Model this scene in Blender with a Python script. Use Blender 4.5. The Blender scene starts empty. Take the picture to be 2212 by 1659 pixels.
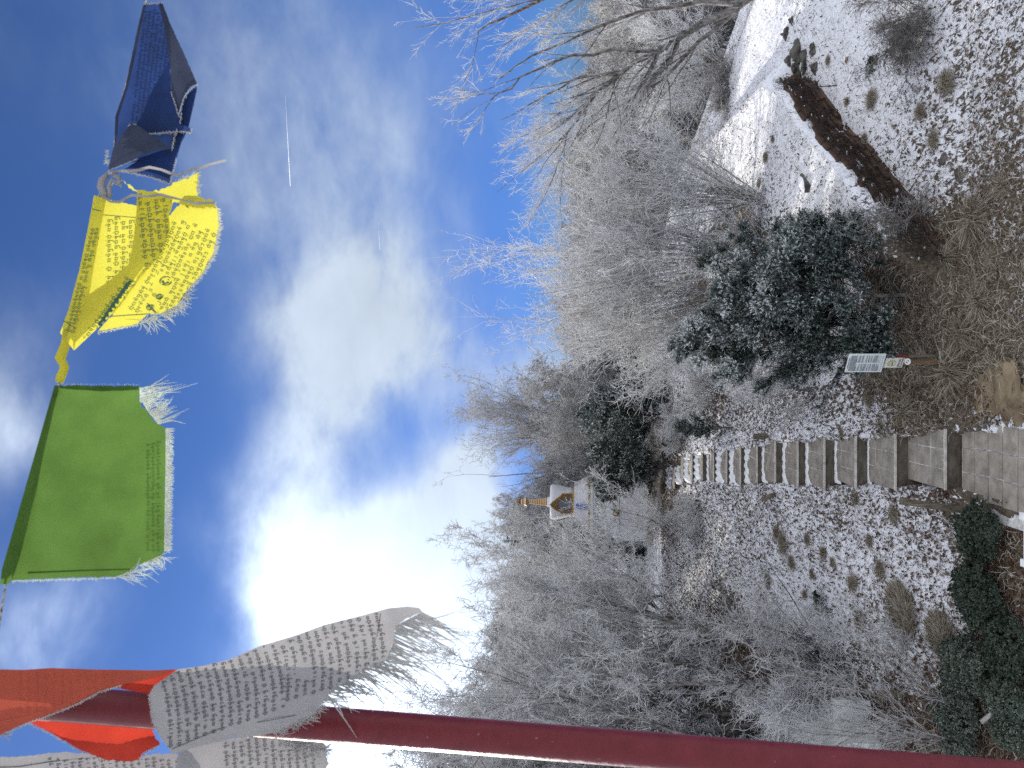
import bpy, math, random
import numpy as np
from mathutils import Vector, Matrix
from mathutils.geometry import delaunay_2d_cdt
# ---------------------------------------------------------------- camera, sky, sun, exposure
sc = bpy.context.scene
COL = sc.collection
PITCH = math.radians(4.8)
CAMZ = 6.25
FPX = 1609.0
R_ = np.array([1.0, 0, 0]); F_ = np.array([0, math.cos(PITCH), math.sin(PITCH)]); U_ = np.array([0, -math.sin(PITCH), math.cos(PITCH)])
CP = np.array([0, 0, CAMZ])
cam = bpy.data.cameras.new("camera"); camo = bpy.data.objects.new("camera", cam); COL.objects.link(camo)
cam.sensor_fit = 'HORIZONTAL'; cam.sensor_width = 36.0; cam.lens = FPX / 2212 * 36.0
cam.clip_start = 0.05; cam.clip_end = 20000
m = Matrix.Identity(4)
for i in range(3):
    m[i][0] = -U_[i]; m[i][1] = R_[i]; m[i][2] = -F_[i]; m[i][3] = CP[i]
camo.matrix_world = m
cam.dof.use_dof = True; cam.dof.focus_distance = 9.0; cam.dof.aperture_fstop = cam.lens / 2.6
sc.camera = camo
SUN_AZ = math.radians(-47); SUN_EL = math.radians(24)     # azimuth measured from +Y towards +X
sdir = Vector((math.sin(SUN_AZ) * math.cos(SUN_EL), math.cos(SUN_AZ) * math.cos(SUN_EL), math.sin(SUN_EL)))
sun = bpy.data.lights.new("sun", 'SUN'); sun.energy = 3.8; sun.angle = math.radians(0.5); sun.color = (1.0, 0.93, 0.82)
suno = bpy.data.objects.new("sun", sun); COL.objects.link(suno)
suno.rotation_euler = sdir.to_track_quat('Z', 'Y').to_euler()
sc.view_settings.view_transform = 'Standard'; sc.view_settings.look = 'None'; sc.view_settings.gamma = 1; sc.view_settings.use_curve_mapping = False
sc.view_settings.exposure = 1.0
sc.cycles.use_denoising = False; sc.cycles.max_bounces = 6; sc.cycles.diffuse_bounces = 3; sc.cycles.sample_clamp_indirect = 6

def ray(X, Y):
    return F_ + ((829.5 - Y) / FPX) * R_ + ((1106.0 - X) / FPX) * U_
def P(X, Y, d):
    return CP + d * ray(X, Y)
def proj(p):
    q = np.asarray(p) - CP
    d = q @ F_
    return 1106.0 - (q @ U_) / d * FPX, 829.5 - (q @ R_) / d * FPX

world = bpy.data.worlds.new("World"); sc.world = world; world.use_nodes = True
nt = world.node_tree; nt.nodes.clear(); N = nt.nodes; Lk = nt.links
def wn(t, **k):
    n = N.new(t)
    for a, b in k.items(): setattr(n, a, b)
    return n
def wmath(op, a, b=None, clamp=False):
    n = wn('ShaderNodeMath', operation=op, use_clamp=clamp)
    for i, s in enumerate((a, b)):
        if s is None: continue
        if isinstance(s, (int, float)): n.inputs[i].default_value = s
        else: Lk.new(s, n.inputs[i])
    return n.outputs[0]
wout = wn('ShaderNodeOutputWorld'); bg = wn('ShaderNodeBackground'); bg.inputs[1].default_value = 0.10
Lk.new(bg.outputs[0], wout.inputs[0])
sky = wn('ShaderNodeTexSky', sky_type='NISHITA', sun_disc=False)
sky.sun_elevation = SUN_EL; sky.sun_rotation = SUN_AZ
sky.altitude = 1200; sky.air_density = 0.8; sky.dust_density = 0.35; sky.ozone_density = 2.2
tc = wn('ShaderNodeTexCoord'); DIR = tc.outputs['Generated']
nrm = wn('ShaderNodeVectorMath', operation='NORMALIZE'); Lk.new(DIR, nrm.inputs[0]); DIRN = nrm.outputs[0]
# clouds: soft banks placed by direction, broken up by noise
BLOBS = [(690, 740, 95, 1.0), (800, 730, 100, 1.1), (770, 600, 90, .6), (720, 860, 70, .7), (850, 640, 80, .6), (930, 760, 80, .4), (640, 680, 50, .4),
         (1010, 830, 70, .5), (1110, 850, 70, .9), (1170, 800, 60, .9), (900, 560, 110, .30), (760, 420, 130, .24), (680, 300, 130, .16), (780, 150, 150, .14), (620, 60, 130, .16), (470, 30, 110, .16), (900, 300, 110, .10), (540, 500, 60, .16), (520, 400, 70, .2),
         (640, 1060, 70, .8), (620, 960, 60, .45), (700, 950, 60, .45), (560, 1160, 50, .5), (640, 1210, 75, 1.0), (720, 1270, 85, 1.2), (600, 1300, 60, .7), (800, 1180, 70, .9), (870, 1260, 80, 1.6),
         (800, 1370, 90, 1.6), (930, 1380, 110, 2.4), (1010, 1280, 100, 2.2), (980, 1180, 70, 1.5), (1010, 1080, 55, 1.4), (1040, 1000, 50, 1.2), (960, 1000, 50, .5), (960, 1500, 150, 2.6), (820, 1500, 90, 1.6), (700, 1420, 80, 1.0), (900, 1640, 150, 2.0), (700, 1600, 60, .5),
         (620, 330, 230, .20), (860, 420, 200, .16), (560, 90, 200, .16), (820, 950, 150, .30), (10, 940, 75, .8), (30, 830, 70, .35), (100, 1330, 80, .35), (60, 1420, 70, .3), (170, 1280, 60, .2), (0, 700, 90, .2), (130, 640, 70, .16), (330, 200, 80, .12), (0, 60, 130, .2), (1100, 640, 60, .12), (1200, 420, 50, .35), (1180, 250, 60, .35), (450, 1130, 50, .22), (500, 1060, 40, .15)]
acc = None
for (X, Y, r, a) in BLOBS:
    dv = ray(X, Y); dv = dv / np.linalg.norm(dv)
    ang = r / FPX
    dp = wn('ShaderNodeVectorMath', operation='DOT_PRODUCT'); Lk.new(DIRN, dp.inputs[0]); dp.inputs[1].default_value = tuple(dv)
    k = 1.0 / (ang * ang)
    e = wmath('MULTIPLY', wmath('SUBTRACT', dp.outputs['Value'], 1.0), 2.0 * k)   # -theta^2 k
    g = wmath('MULTIPLY', wmath('POWER', 2.71828, wmath('MULTIPLY', e, 0.5)), a)
    acc = g if acc is None else wmath('ADD', acc, g)
# generic cloud added outside the view to brighten and neutralise the shade
mp = wn('ShaderNodeMapping'); mp.inputs['Scale'].default_value = (.95, 1.2, 1.75); mp.inputs['Rotation'].default_value = (0, .45, 0); Lk.new(DIRN, mp.inputs[0])
n1 = wn('ShaderNodeTexNoise'); n1.inputs['Scale'].default_value = 3.1; n1.inputs['Detail'].default_value = 9; n1.inputs['Roughness'].default_value = .56; n1.inputs['Distortion'].default_value = .15
Lk.new(mp.outputs[0], n1.inputs['Vector'])
n2 = wn('ShaderNodeTexNoise'); n2.inputs['Scale'].default_value = 9.5; n2.inputs['Detail'].default_value = 10; n2.inputs['Roughness'].default_value = .6; n2.inputs['Distortion'].default_value = .2
Lk.new(mp.outputs[0], n2.inputs['Vector'])
nn = wmath('ADD', wmath('MULTIPLY', n1.outputs[0], .62), wmath('MULTIPLY', n2.outputs[0], .38))
nc = wmath('MULTIPLY', wmath('SUBTRACT', nn, .5), 2.0)
mul = wmath('MAXIMUM', wmath('ADD', 1.0, wmath('MULTIPLY', nc, 1.9)), 0.0)
vdp = wn('ShaderNodeVectorMath', operation='DOT_PRODUCT'); Lk.new(DIRN, vdp.inputs[0]); vdp.inputs[1].default_value = (0, .985, .17)
fill_cloud = wn('ShaderNodeMapRange', interpolation_type='SMOOTHSTEP'); fill_cloud.inputs['From Min'].default_value = .80; fill_cloud.inputs['From Max'].default_value = .45; fill_cloud.inputs['To Max'].default_value = .85; Lk.new(vdp.outputs['Value'], fill_cloud.inputs['Value'])
dens = wmath('ADD', wmath('MULTIPLY', wmath('ADD', acc, fill_cloud.outputs[0]), mul), wmath('MULTIPLY', nc, .10))
ss = wn('ShaderNodeMapRange', interpolation_type='SMOOTHSTEP'); ss.inputs['From Min'].default_value = -0.02; ss.inputs['From Max'].default_value = 2.1
Lk.new(dens, ss.inputs['Value'])
# cloud brightness grows towards the sun, and is raised outside the view as fill
dps = wn('ShaderNodeVectorMath', operation='DOT_PRODUCT'); Lk.new(DIRN, dps.inputs[0]); dps.inputs[1].default_value = tuple(sdir)
glow = wmath('POWER', wmath('MAXIMUM', dps.outputs['Value'], 0.0), 12.0)
cb = wmath('ADD', wmath('ADD', 3.5, wmath('MULTIPLY', glow, 20.0)), wmath('MULTIPLY', fill_cloud.outputs[0], 12.0))
shade = wmath('ADD', .82, wmath('MULTIPLY', n2.outputs[0], .36))
cbs = wmath('MULTIPLY', cb, shade)
cmx = wn('ShaderNodeMixRGB'); cmx.inputs[1].default_value = (.83, .97, 1.16, 1); cmx.inputs[2].default_value = (1.02, .975, .90, 1); Lk.new(fill_cloud.outputs[0], cmx.inputs[0])
ccol = wn('ShaderNodeVectorMath', operation='SCALE'); Lk.new(cmx.outputs[0], ccol.inputs[0]); Lk.new(cbs, ccol.inputs['Scale'])
tint = wn('ShaderNodeMixRGB', blend_type='MULTIPLY'); tint.inputs[0].default_value = 1; tint.inputs[2].default_value = (.335, .475, .71, 1); Lk.new(sky.outputs[0], tint.inputs[1])
sz = wn('ShaderNodeSeparateXYZ'); Lk.new(DIRN, sz.inputs[0]); hr = wn('ShaderNodeMapRange', interpolation_type='SMOOTHSTEP'); hr.inputs['From Min'].default_value = .0; hr.inputs['From Max'].default_value = .34; Lk.new(sz.outputs[2], hr.inputs['Value'])
tn2 = wn('ShaderNodeMixRGB'); tn2.inputs[1].default_value = (.36, .47, .72, 1); tn2.inputs[2].default_value = (1, 1, 1, 1); Lk.new(hr.outputs[0], tn2.inputs[0])
tn3 = wn('ShaderNodeMixRGB', blend_type='MULTIPLY'); tn3.inputs[0].default_value = 1; Lk.new(tint.outputs[0], tn3.inputs[1]); Lk.new(tn2.outputs[0], tn3.inputs[2])
mix = wn('ShaderNodeMixRGB'); Lk.new(ss.outputs[0], mix.inputs[0]); Lk.new(tn3.outputs[0], mix.inputs[1]); Lk.new(ccol.outputs[0], mix.inputs[2])
Lk.new(mix.outputs[0], bg.inputs[0])

# ---------------------------------------------------------------- materials
def mat(name, rough=.8, col=(.5, .5, .5)):
    m = bpy.data.materials.new(name); m.use_nodes = True
    b = m.node_tree.nodes['Principled BSDF']; b.inputs['Roughness'].default_value = rough
    b.inputs['Base Color'].default_value = (*col, 1); b.inputs['Specular IOR Level'].default_value = .25
    return m
def mnode(m, t, **k):
    n = m.node_tree.nodes.new(t)
    for a, b in k.items(): setattr(n, a, b)
    return n
def noise_mat(name, c1, c2, scale=8, rough=.85, lo=.35, hi=.65, detail=6, bump=.3, bscale=None, stretch=(1, 1, 1), dist=.02):
    m = mat(name, rough); nt = m.node_tree; L = nt.links.new; b = nt.nodes['Principled BSDF']
    tc = mnode(m, 'ShaderNodeTexCoord'); mp = mnode(m, 'ShaderNodeMapping'); mp.inputs['Scale'].default_value = stretch
    L(tc.outputs['Object'], mp.inputs[0])
    n = mnode(m, 'ShaderNodeTexNoise'); n.inputs['Scale'].default_value = scale; n.inputs['Detail'].default_value = detail; n.inputs['Roughness'].default_value = .62
    L(mp.outputs[0], n.inputs['Vector'])
    r = mnode(m, 'ShaderNodeValToRGB'); r.color_ramp.elements[0].position = lo; r.color_ramp.elements[1].position = hi
    r.color_ramp.elements[0].color = (*c1, 1); r.color_ramp.elements[1].color = (*c2, 1)
    L(n.outputs[0], r.inputs[0]); L(r.outputs[0], b.inputs['Base Color'])
    if bump:
        n2 = mnode(m, 'ShaderNodeTexNoise'); n2.inputs['Scale'].default_value = bscale or scale * 3; n2.inputs['Detail'].default_value = 5
        L(mp.outputs[0], n2.inputs['Vector'])
        bp = mnode(m, 'ShaderNodeBump'); bp.inputs['Strength'].default_value = bump; bp.inputs['Distance'].default_value = dist
        L(n2.outputs[0], bp.inputs['Height']); L(bp.outputs[0], b.inputs['Normal'])
    return m
def attr_mat(name, cols, attr='k', rough=.8, noise=.25, scale=6):
    """colour ramp driven by a per-vertex value (species/frost amount), varied with noise"""
    m = mat(name, rough); nt = m.node_tree; L = nt.links.new; b = nt.nodes['Principled BSDF']
    a = mnode(m, 'ShaderNodeAttribute', attribute_name=attr)
    tc = mnode(m, 'ShaderNodeTexCoord'); n = mnode(m, 'ShaderNodeTexNoise'); n.inputs['Scale'].default_value = scale; n.inputs['Detail'].default_value = 4
    L(tc.outputs['Object'], n.inputs['Vector'])
    s = mnode(m, 'ShaderNodeMath', operation='MULTIPLY_ADD'); L(n.outputs[0], s.inputs[0]); s.inputs[1].default_value = noise * 2; s.inputs[2].default_value = -noise
    ad = mnode(m, 'ShaderNodeMath', operation='ADD', use_clamp=True); L(a.outputs['Fac'], ad.inputs[0]); L(s.outputs[0], ad.inputs[1])
    r = mnode(m, 'ShaderNodeValToRGB')
    els = r.color_ramp.elements
    while len(els) < len(cols): els.new(.5)
    for e, (p, c) in zip(els, cols): e.position = p; e.color = (*c, 1)
    L(ad.outputs[0], r.inputs[0]); L(r.outputs[0], b.inputs['Base Color'])
    return m
def cloth_mat(name, col, trans=.5, col2=None, scale=900):
    m = mat(name, .9, col); nt = m.node_tree; L = nt.links.new; b = nt.nodes['Principled BSDF']; out = nt.nodes['Material Output']
    tc = mnode(m, 'ShaderNodeTexCoord')
    n = mnode(m, 'ShaderNodeTexNoise'); n.inputs['Scale'].default_value = 14; n.inputs['Detail'].default_value = 5; L(tc.outputs['Object'], n.inputs['Vector'])
    w = mnode(m, 'ShaderNodeTexNoise'); w.inputs['Scale'].default_value = scale; L(tc.outputs['Object'], w.inputs['Vector'])
    mx = mnode(m, 'ShaderNodeMixRGB'); mx.inputs[1].default_value = (*col, 1); mx.inputs[2].default_value = (*(col2 or tuple(c * .72 for c in col)), 1)
    r = mnode(m, 'ShaderNodeMapRange'); r.inputs['From Min'].default_value = .35; r.inputs['From Max'].default_value = .7; L(n.outputs[0], r.inputs[0]); L(r.outputs[0], mx.inputs[0])
    w2 = mnode(m, 'ShaderNodeMixRGB', blend_type='MULTIPLY'); w2.inputs[0].default_value = .35
    L(mx.outputs[0], w2.inputs[1]); L(w.outputs[0], w2.inputs[2])
    br = mnode(m, 'ShaderNodeMixRGB', blend_type='MULTIPLY'); br.inputs[0].default_value = 1; br.inputs[2].default_value = (1.15, 1.15, 1.15, 1); L(w2.outputs[0], br.inputs[1])
    L(br.outputs[0], b.inputs['Base Color']); b.inputs['Specular IOR Level'].default_value = .1
    t = mnode(m, 'ShaderNodeBsdfTranslucent'); L(br.outputs[0], t.inputs[0])
    ms = mnode(m, 'ShaderNodeMixShader'); ms.inputs[0].default_value = trans; L(b.outputs[0], ms.inputs[1]); L(t.outputs[0], ms.inputs[2]); L(ms.outputs[0], out.inputs[0])
    bp = mnode(m, 'ShaderNodeBump'); bp.inputs['Strength'].default_value = .25; bp.inputs['Distance'].default_value = .002; L(w.outputs[0], bp.inputs['Height']); L(bp.outputs[0], b.inputs['Normal'])
    return m
FROST = (.80, .83, .88)
M = {}
M['bark'] = noise_mat('bark', (.045, .038, .032), (.26, .25, .245), 5, lo=.36, hi=.68, bump=.6, stretch=(3, 3, 1))
M['bark_pale'] = noise_mat('bark_pale', (.13, .115, .09), (.46, .45, .44), 4, lo=.3, hi=.7, bump=.6, stretch=(3, 3, 1))
M['twig'] = attr_mat('twig', [(0, (.045, .038, .033)), (.3, (.13, .12, .11)), (.62, (.40, .40, .40)), (1, (.76, .77, .785))], noise=.28, scale=9)
M['needle'] = attr_mat('needle', [(0, (.008, .017, .013)), (.5, (.022, .040, .032)), (.72, (.13, .155, .15)), (1, (.60, .64, .65))], noise=.2, scale=5)
M['leafgreen'] = attr_mat('leafgreen', [(0, (.009, .017, .010)), (.5, (.028, .045, .027)), (.8, (.15, .18, .15)), (1, (.5, .55, .53))], noise=.2, scale=5, rough=.55)
M['straw'] = attr_mat('straw', [(0, (.09, .072, .048)), (.5, (.27, .23, .165)), (1, (.60, .57, .51))], noise=.2, scale=4)
M['leaf'] = attr_mat('dead_leaf', [(0, (.030, .018, .012)), (.5, (.095, .055, .035)), (.85, (.21, .15, .11)), (1, (.5, .48, .46))], noise=.1)
M['tile'] = noise_mat('paving_stone', (.19, .172, .145), (.38, .35, .305), 4.5, lo=.3, hi=.7, bump=.6, bscale=13, stretch=(1, 1, 1), dist=.012)
M['concrete'] = noise_mat('riser_concrete', (.055, .047, .038), (.16, .138, .11), 3.5, lo=.3, hi=.72, bump=.5, bscale=18, stretch=(1.2, 1, 3))
M['grout'] = noise_mat('grout', (.30, .29, .27), (.72, .73, .74), 6, lo=.38, hi=.6, bump=0)
M['nosing'] = noise_mat('nosing', (.40, .37, .32), (.62, .60, .56), 8, bump=.2)
M['wallstone'] = noise_mat('wall_stone', (.030, .021, .016), (.125, .078, .055), 2.6, lo=.3, hi=.7, bump=.7, bscale=9, dist=.04)
M['rock'] = noise_mat('grey_rock', (.04, .038, .034), (.15, .14, .125), 3, bump=.8, bscale=8, dist=.05)
M['sandrock'] = noise_mat('sand_rock', (.09, .064, .038), (.30, .24, .155), 3, lo=.3, hi=.7, bump=.9, bscale=7, dist=.06)
M['wood'] = noise_mat('weathered_wood', (.06, .050, .036), (.22, .19, .14), 6, bump=.5, stretch=(6, 6, 1))
M['woodbrown'] = noise_mat('stained_wood', (.10, .062, .036), (.21, .14, .09), 6, bump=.3, stretch=(8, 8, 1))
M['whitepaint'] = noise_mat('white_paint', (.62, .63, .64), (.82, .83, .84), 5, bump=.15)
M['snow'] = noise_mat('snow', (.76, .79, .84), (.86, .88, .91), 3, bump=.5, bscale=14, dist=.03)

# ---------------------------------------------------------------- object helpers
def tag(o, label=None, cat=None, group=None, kind=None):
    if label: o['label'] = label
    if cat: o['category'] = cat
    if group: o['group'] = group
    if kind: o['kind'] = kind
    return o
def empty(name, loc=(0, 0, 0), rz=0, label=None, cat=None, group=None):
    o = bpy.data.objects.new(name, None); COL.objects.link(o); o.location = tuple(loc); o.rotation_euler = (0, 0, rz); o.empty_display_size = .2
    return tag(o, label, cat, group)
def mk(name, V, Fs, m, parent=None, attr=None, smooth=False, aname='k'):
    """V (n,3); Fs: list of (k,3)/(k,4) int arrays"""
    V = np.asarray(V, dtype=np.float32).reshape(-1, 3)
    me = bpy.data.meshes.new(name)
    if not isinstance(Fs, (list, tuple)): Fs = [Fs]
    Fs = [np.asarray(f, dtype=np.int32) for f in Fs if len(f)]
    me.vertices.add(len(V)); me.vertices.foreach_set('co', V.ravel())
    loops = np.concatenate([f.ravel() for f in Fs]); tot = np.concatenate([np.full(len(f), f.shape[1], np.int32) for f in Fs])
    me.loops.add(len(loops)); me.loops.foreach_set('vertex_index', loops)
    st = np.concatenate([[0], np.cumsum(tot)[:-1]]).astype(np.int32)
    me.polygons.add(len(tot)); me.polygons.foreach_set('loop_start', st); me.polygons.foreach_set('loop_total', tot)
    if smooth: me.polygons.foreach_set('use_smooth', np.ones(len(tot), bool))
    me.update(calc_edges=True); me.validate()
    if attr is not None:
        a = me.attributes.new(aname, 'FLOAT', 'POINT'); a.data.foreach_set('value', np.asarray(attr, dtype=np.float32))
    if m is not None: me.materials.append(m)
    o = bpy.data.objects.new(name, me); COL.objects.link(o)
    if parent is not None: o.parent = parent
    return o
class MB:
    def __init__(s): s.v = []; s.f3 = []; s.f4 = []; s.n = 0; s.fn = []
    def add(s, V, F):
        V = [tuple(map(float, p)) for p in V]
        for f in F:
            g = tuple(i + s.n for i in f); s.fn.append(g)
        s.v += V; s.n += len(V)
    def box(s, c, h, R=None, taper=1.0):
        V = []
        for z in (-1, 1):
            for x, y in ((-1, -1), (1, -1), (1, 1), (-1, 1)):
                k = taper if z > 0 else 1
                p = np.array([x * h[0] * k, y * h[1] * k, z * h[2]])
                if R is not None: p = np.array(R) @ p
                V.append(p + np.array(c))
        s.add(V, [(3, 2, 1, 0), (4, 5, 6, 7), (0, 1, 5, 4), (1, 2, 6, 5), (2, 3, 7, 6), (3, 0, 4, 7)])
    def tube(s, pts, rad, n=8, caps=True):
        pts = [np.array(p, float) for p in pts]; rad = rad if hasattr(rad, '__len__') else [rad] * len(pts)
        V = []; up = np.array([.13, .21, .97])
        for i, p in enumerate(pts):
            t = pts[min(i + 1, len(pts) - 1)] - pts[max(i - 1, 0)]; t /= np.linalg.norm(t) + 1e-9
            a = np.cross(t, up);
            if np.linalg.norm(a) < 1e-3: a = np.cross(t, [1, 0, 0])
            a /= np.linalg.norm(a); b = np.cross(t, a)
            for k in range(n):
                q = 2 * math.pi * k / n; V.append(p + rad[i] * (math.cos(q) * a + math.sin(q) * b))
        F = [(i * n + k, i * n + (k + 1) % n, (i + 1) * n + (k + 1) % n, (i + 1) * n + k) for i in range(len(pts) - 1) for k in range(n)]
        if caps: F += [tuple(range(n))[::-1], tuple((len(pts) - 1) * n + k for k in range(n))]
        s.add(V, F)
    def lathe(s, prof, c=(0, 0, 0), n=24, sq=False, rot=math.pi / 4):
        V = []; n = 4 if sq else n
        k2 = math.sqrt(2) if sq else 1
        for r, z in prof:
            for k in range(n):
                q = 2 * math.pi * k / n + (rot if sq else 0); V.append((c[0] + r * k2 * math.cos(q), c[1] + r * k2 * math.sin(q), c[2] + z))
        F = [(i * n + k, i * n + (k + 1) % n, (i + 1) * n + (k + 1) % n, (i + 1) * n + k) for i in range(len(prof) - 1) for k in range(n)]
        F += [tuple(range(n))[::-1], tuple((len(prof) - 1) * n + k for k in range(n))]
        s.add(V, F)
    def build(s, name, m, parent=None, smooth=False, bevel=0):
        cuts = getattr(s, 'cuts', [])
        if len(cuts) > 1 and cuts[-1][0] == len(s.v):
            v0 = f0 = 0; o = None
            for v1, f1 in cuts:
                if v1 > v0:
                    q = MB(); q.v = s.v[v0:v1]; q.fn = [tuple(i - v0 for i in f) for f in s.fn[f0:f1]]; o = q.build(name, m, parent, smooth)
                v0, f0 = v1, f1
            return o
        me = bpy.data.meshes.new(name); me.from_pydata(s.v, [], s.fn); me.update()
        if smooth: me.polygons.foreach_set('use_smooth', [True] * len(me.polygons))
        me.materials.append(m); o = bpy.data.objects.new(name, me); COL.objects.link(o)
        if parent is not None: o.parent = parent
        if bevel:
            b = o.modifiers.new('bevel', 'BEVEL'); b.width = bevel; b.segments = 2
        return o
def lump(c, r, rng, sub=3, amp=.25, flat=1.0, freq=2.0):
    """an irregular stone / mound: displaced icosphere-like lat-long ball"""
    nu, nv = 10 * sub // 2, 6 * sub // 2
    ph = rng.uniform(0, 6.28, 12); fr = rng.uniform(.6, 1.6, 12) * freq; dd = rng.normal(size=(12, 3))
    V = []
    for j in range(nv + 1):
        th = math.pi * j / nv
        for i in range(nu):
            a = 2 * math.pi * i / nu; d = np.array([math.sin(th) * math.cos(a), math.sin(th) * math.sin(a), math.cos(th)])
            k = 1 + amp * np.sum(np.sin(dd @ d * fr + ph)) / 4
            V.append(np.array(c) + d * np.array(r) * k)
    F = [(j * nu + i, (j + 1) * nu + i, (j + 1) * nu + (i + 1) % nu, j * nu + (i + 1) % nu) for j in range(nv) for i in range(nu)]
    return V, F

# ---------------------------------------------------------------- terrain
PY = [-300, 8, 11, 12.4, 12.9, 13.9, 15.1, 16.2, 17.3, 18.3, 20.4, 22.2, 23.7, 25.2, 27, 31, 60, 120, 400, 3000]
PZ = [-2, -.15, -.02, .02, .2, .42, .68, .93, 1.16, 1.40, 1.78, 2.14, 2.53, 2.95, 3.12, 3.15, 2.2, -2, -20, -160]
def noise2(x, y, s, seed=0):
    r = np.random.RandomState(seed); o = 0
    for k in range(7):
        a = r.uniform(0, 6.28); f = s * (1.0 + r.uniform(-.4, .9)); ph = r.uniform(0, 6.28)
        o = o + np.sin((x * math.cos(a) + y * math.sin(a)) * f + ph + 1.3 * np.sin((x * math.sin(a) - y * math.cos(a)) * f * .7 + ph * 2))
    return o / 7
# stairs, measured from the photo: distance of riser foot, height below, height above, centre x, width
NOS = [2038, 1930.7, 1845.5, 1778, 1720.5, 1672.2, 1633, 1597, 1567.4, 1539.3, 1515.2, 1492.8, 1473.6, 1455.5]
BOT = [2076, 1962.7, 1874.6, 1804.7, 1742.5, 1693.5, 1648.4, 1612.9, 1580.9, 1553.6, 1529.4, 1507.4, 1485, 1467]
SY = [(928, 1057), (938, 1058), (944, 1052), (946, 1056), (950, 1052), (950, 1048), (962, 1050), (966, 1048), (972, 1046), (974, 1044), (978, 1042), (980, 1042), (984, 1046), (1010, 1062)]
STEPS = []
_H = CAMZ
for n_, b_, (y0, y1) in zip(NOS, BOT, SY):
    dl = lambda v: math.atan((v - 1106) / FPX) - PITCH
    d_ = _H / math.tan(dl(b_)); Hn = d_ * math.tan(dl(n_))
    dep = d_ * math.cos(PITCH) - Hn * math.sin(PITCH) * 1.0
    xl = (829.5 - y1) / FPX * dep; xr = (829.5 - y0) / FPX * dep
    STEPS.append((d_, CAMZ - _H, CAMZ - Hn, xl, xr)); _H = Hn
sy_ = np.array([9.0] + [s[0] for s in STEPS]); sxl = np.array([STEPS[0][3]] + [s[3] for s in STEPS]); sxr = np.array([STEPS[0][4] + .1] + [s[4] for s in STEPS])
WALL = [(1.9, 12.9), (2.7, 13.35), (3.5, 14.1), (4.4, 15.0), (5.5, 16.2), (6.5, 17.0), (7.1, 17.9)]
def wall_off(x, y):
    """positive behind (up-slope of) the retaining wall line, in metres, with along-wall mask"""
    wx = np.array([p[0] for p in WALL]); wy = np.array([p[1] for p in WALL])
    yw = np.interp(x, wx, wy)
    mask = np.clip((x - 1.7) / .5, 0, 1) * np.clip((7.6 - x) / .6, 0, 1)
    return (y - yw) * .75, mask
def ground(x, y, raw=False):
    x = np.asarray(x, float); y = np.asarray(y, float)
    z = np.interp(y, PY, PZ)
    amp = np.clip((y - 8) / 6, .2, 1) * np.clip(1.2 - y / 90, .2, 1)
    z = z + amp * (.09 * noise2(x, y, .9, 1) + .035 * noise2(x, y, 2.7, 2))
    # step up behind the retaining wall
    o, mk_ = wall_off(x, y)
    z = z + mk_ * (.62 * np.clip(o / .10 + .5, 0, 1) * np.exp(-np.clip(o, 0, 9) / 3.5) - .16 * np.clip(-o / .1 + .5, 0, 1) * np.exp(-np.clip(-o, 0, 9) / 1.2))
    # crest on the right: the slope falls away behind it
    s = (x - 10) * .837 + (y - 19.4) * .547
    s = np.where(y > 34, np.minimum(s, 60), s)
    z = z - .42 * np.clip(s, 0, 14) * np.clip((120 - y) / 60, 0, 1)
    # gentle rise on the left far bank, level terrace near it
    z = z + .10 * np.clip(-x - 7, 0, 40) * np.clip((y - 14) / 20, 0, 1)
    # far hillside behind the wood on the right
    z = z + np.clip((y - 45) / 60, 0, 1) * 3.0 * np.clip((x + 5) / 30, 0, 1)
    if raw: return z
    # trench under the stairs
    xl = np.interp(y, sy_, sxl); xr = np.interp(y, sy_, sxr)
    inside = np.clip((x - xl - .05) / .12, 0, 1) * np.clip((xr - .05 - x) / .12, 0, 1) * np.clip((26.3 - y) / .3, 0, 1)
    side = np.exp(-((np.minimum(np.abs(x - xl), np.abs(x - xr))) / .35) ** 2) * (y < 26.3) * (1 - inside)
    z = z + .05 * side - .75 * inside
    return z
def G(X, Y, lo=6.0, hi=200.0, raw=True):
    """the point of the ground seen at (X, Y)"""
    r = ray(X, Y); d = np.linspace(lo, hi, 6000); p = CP[:, None] + r[:, None] * d
    h = p[2] - ground(p[0], p[1], raw)
    i = np.argmax(h < 0)
    if h[i] >= 0: i = len(d) - 1
    return p[:, i]
def on(x, y): return float(ground(x, y, True))
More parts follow.
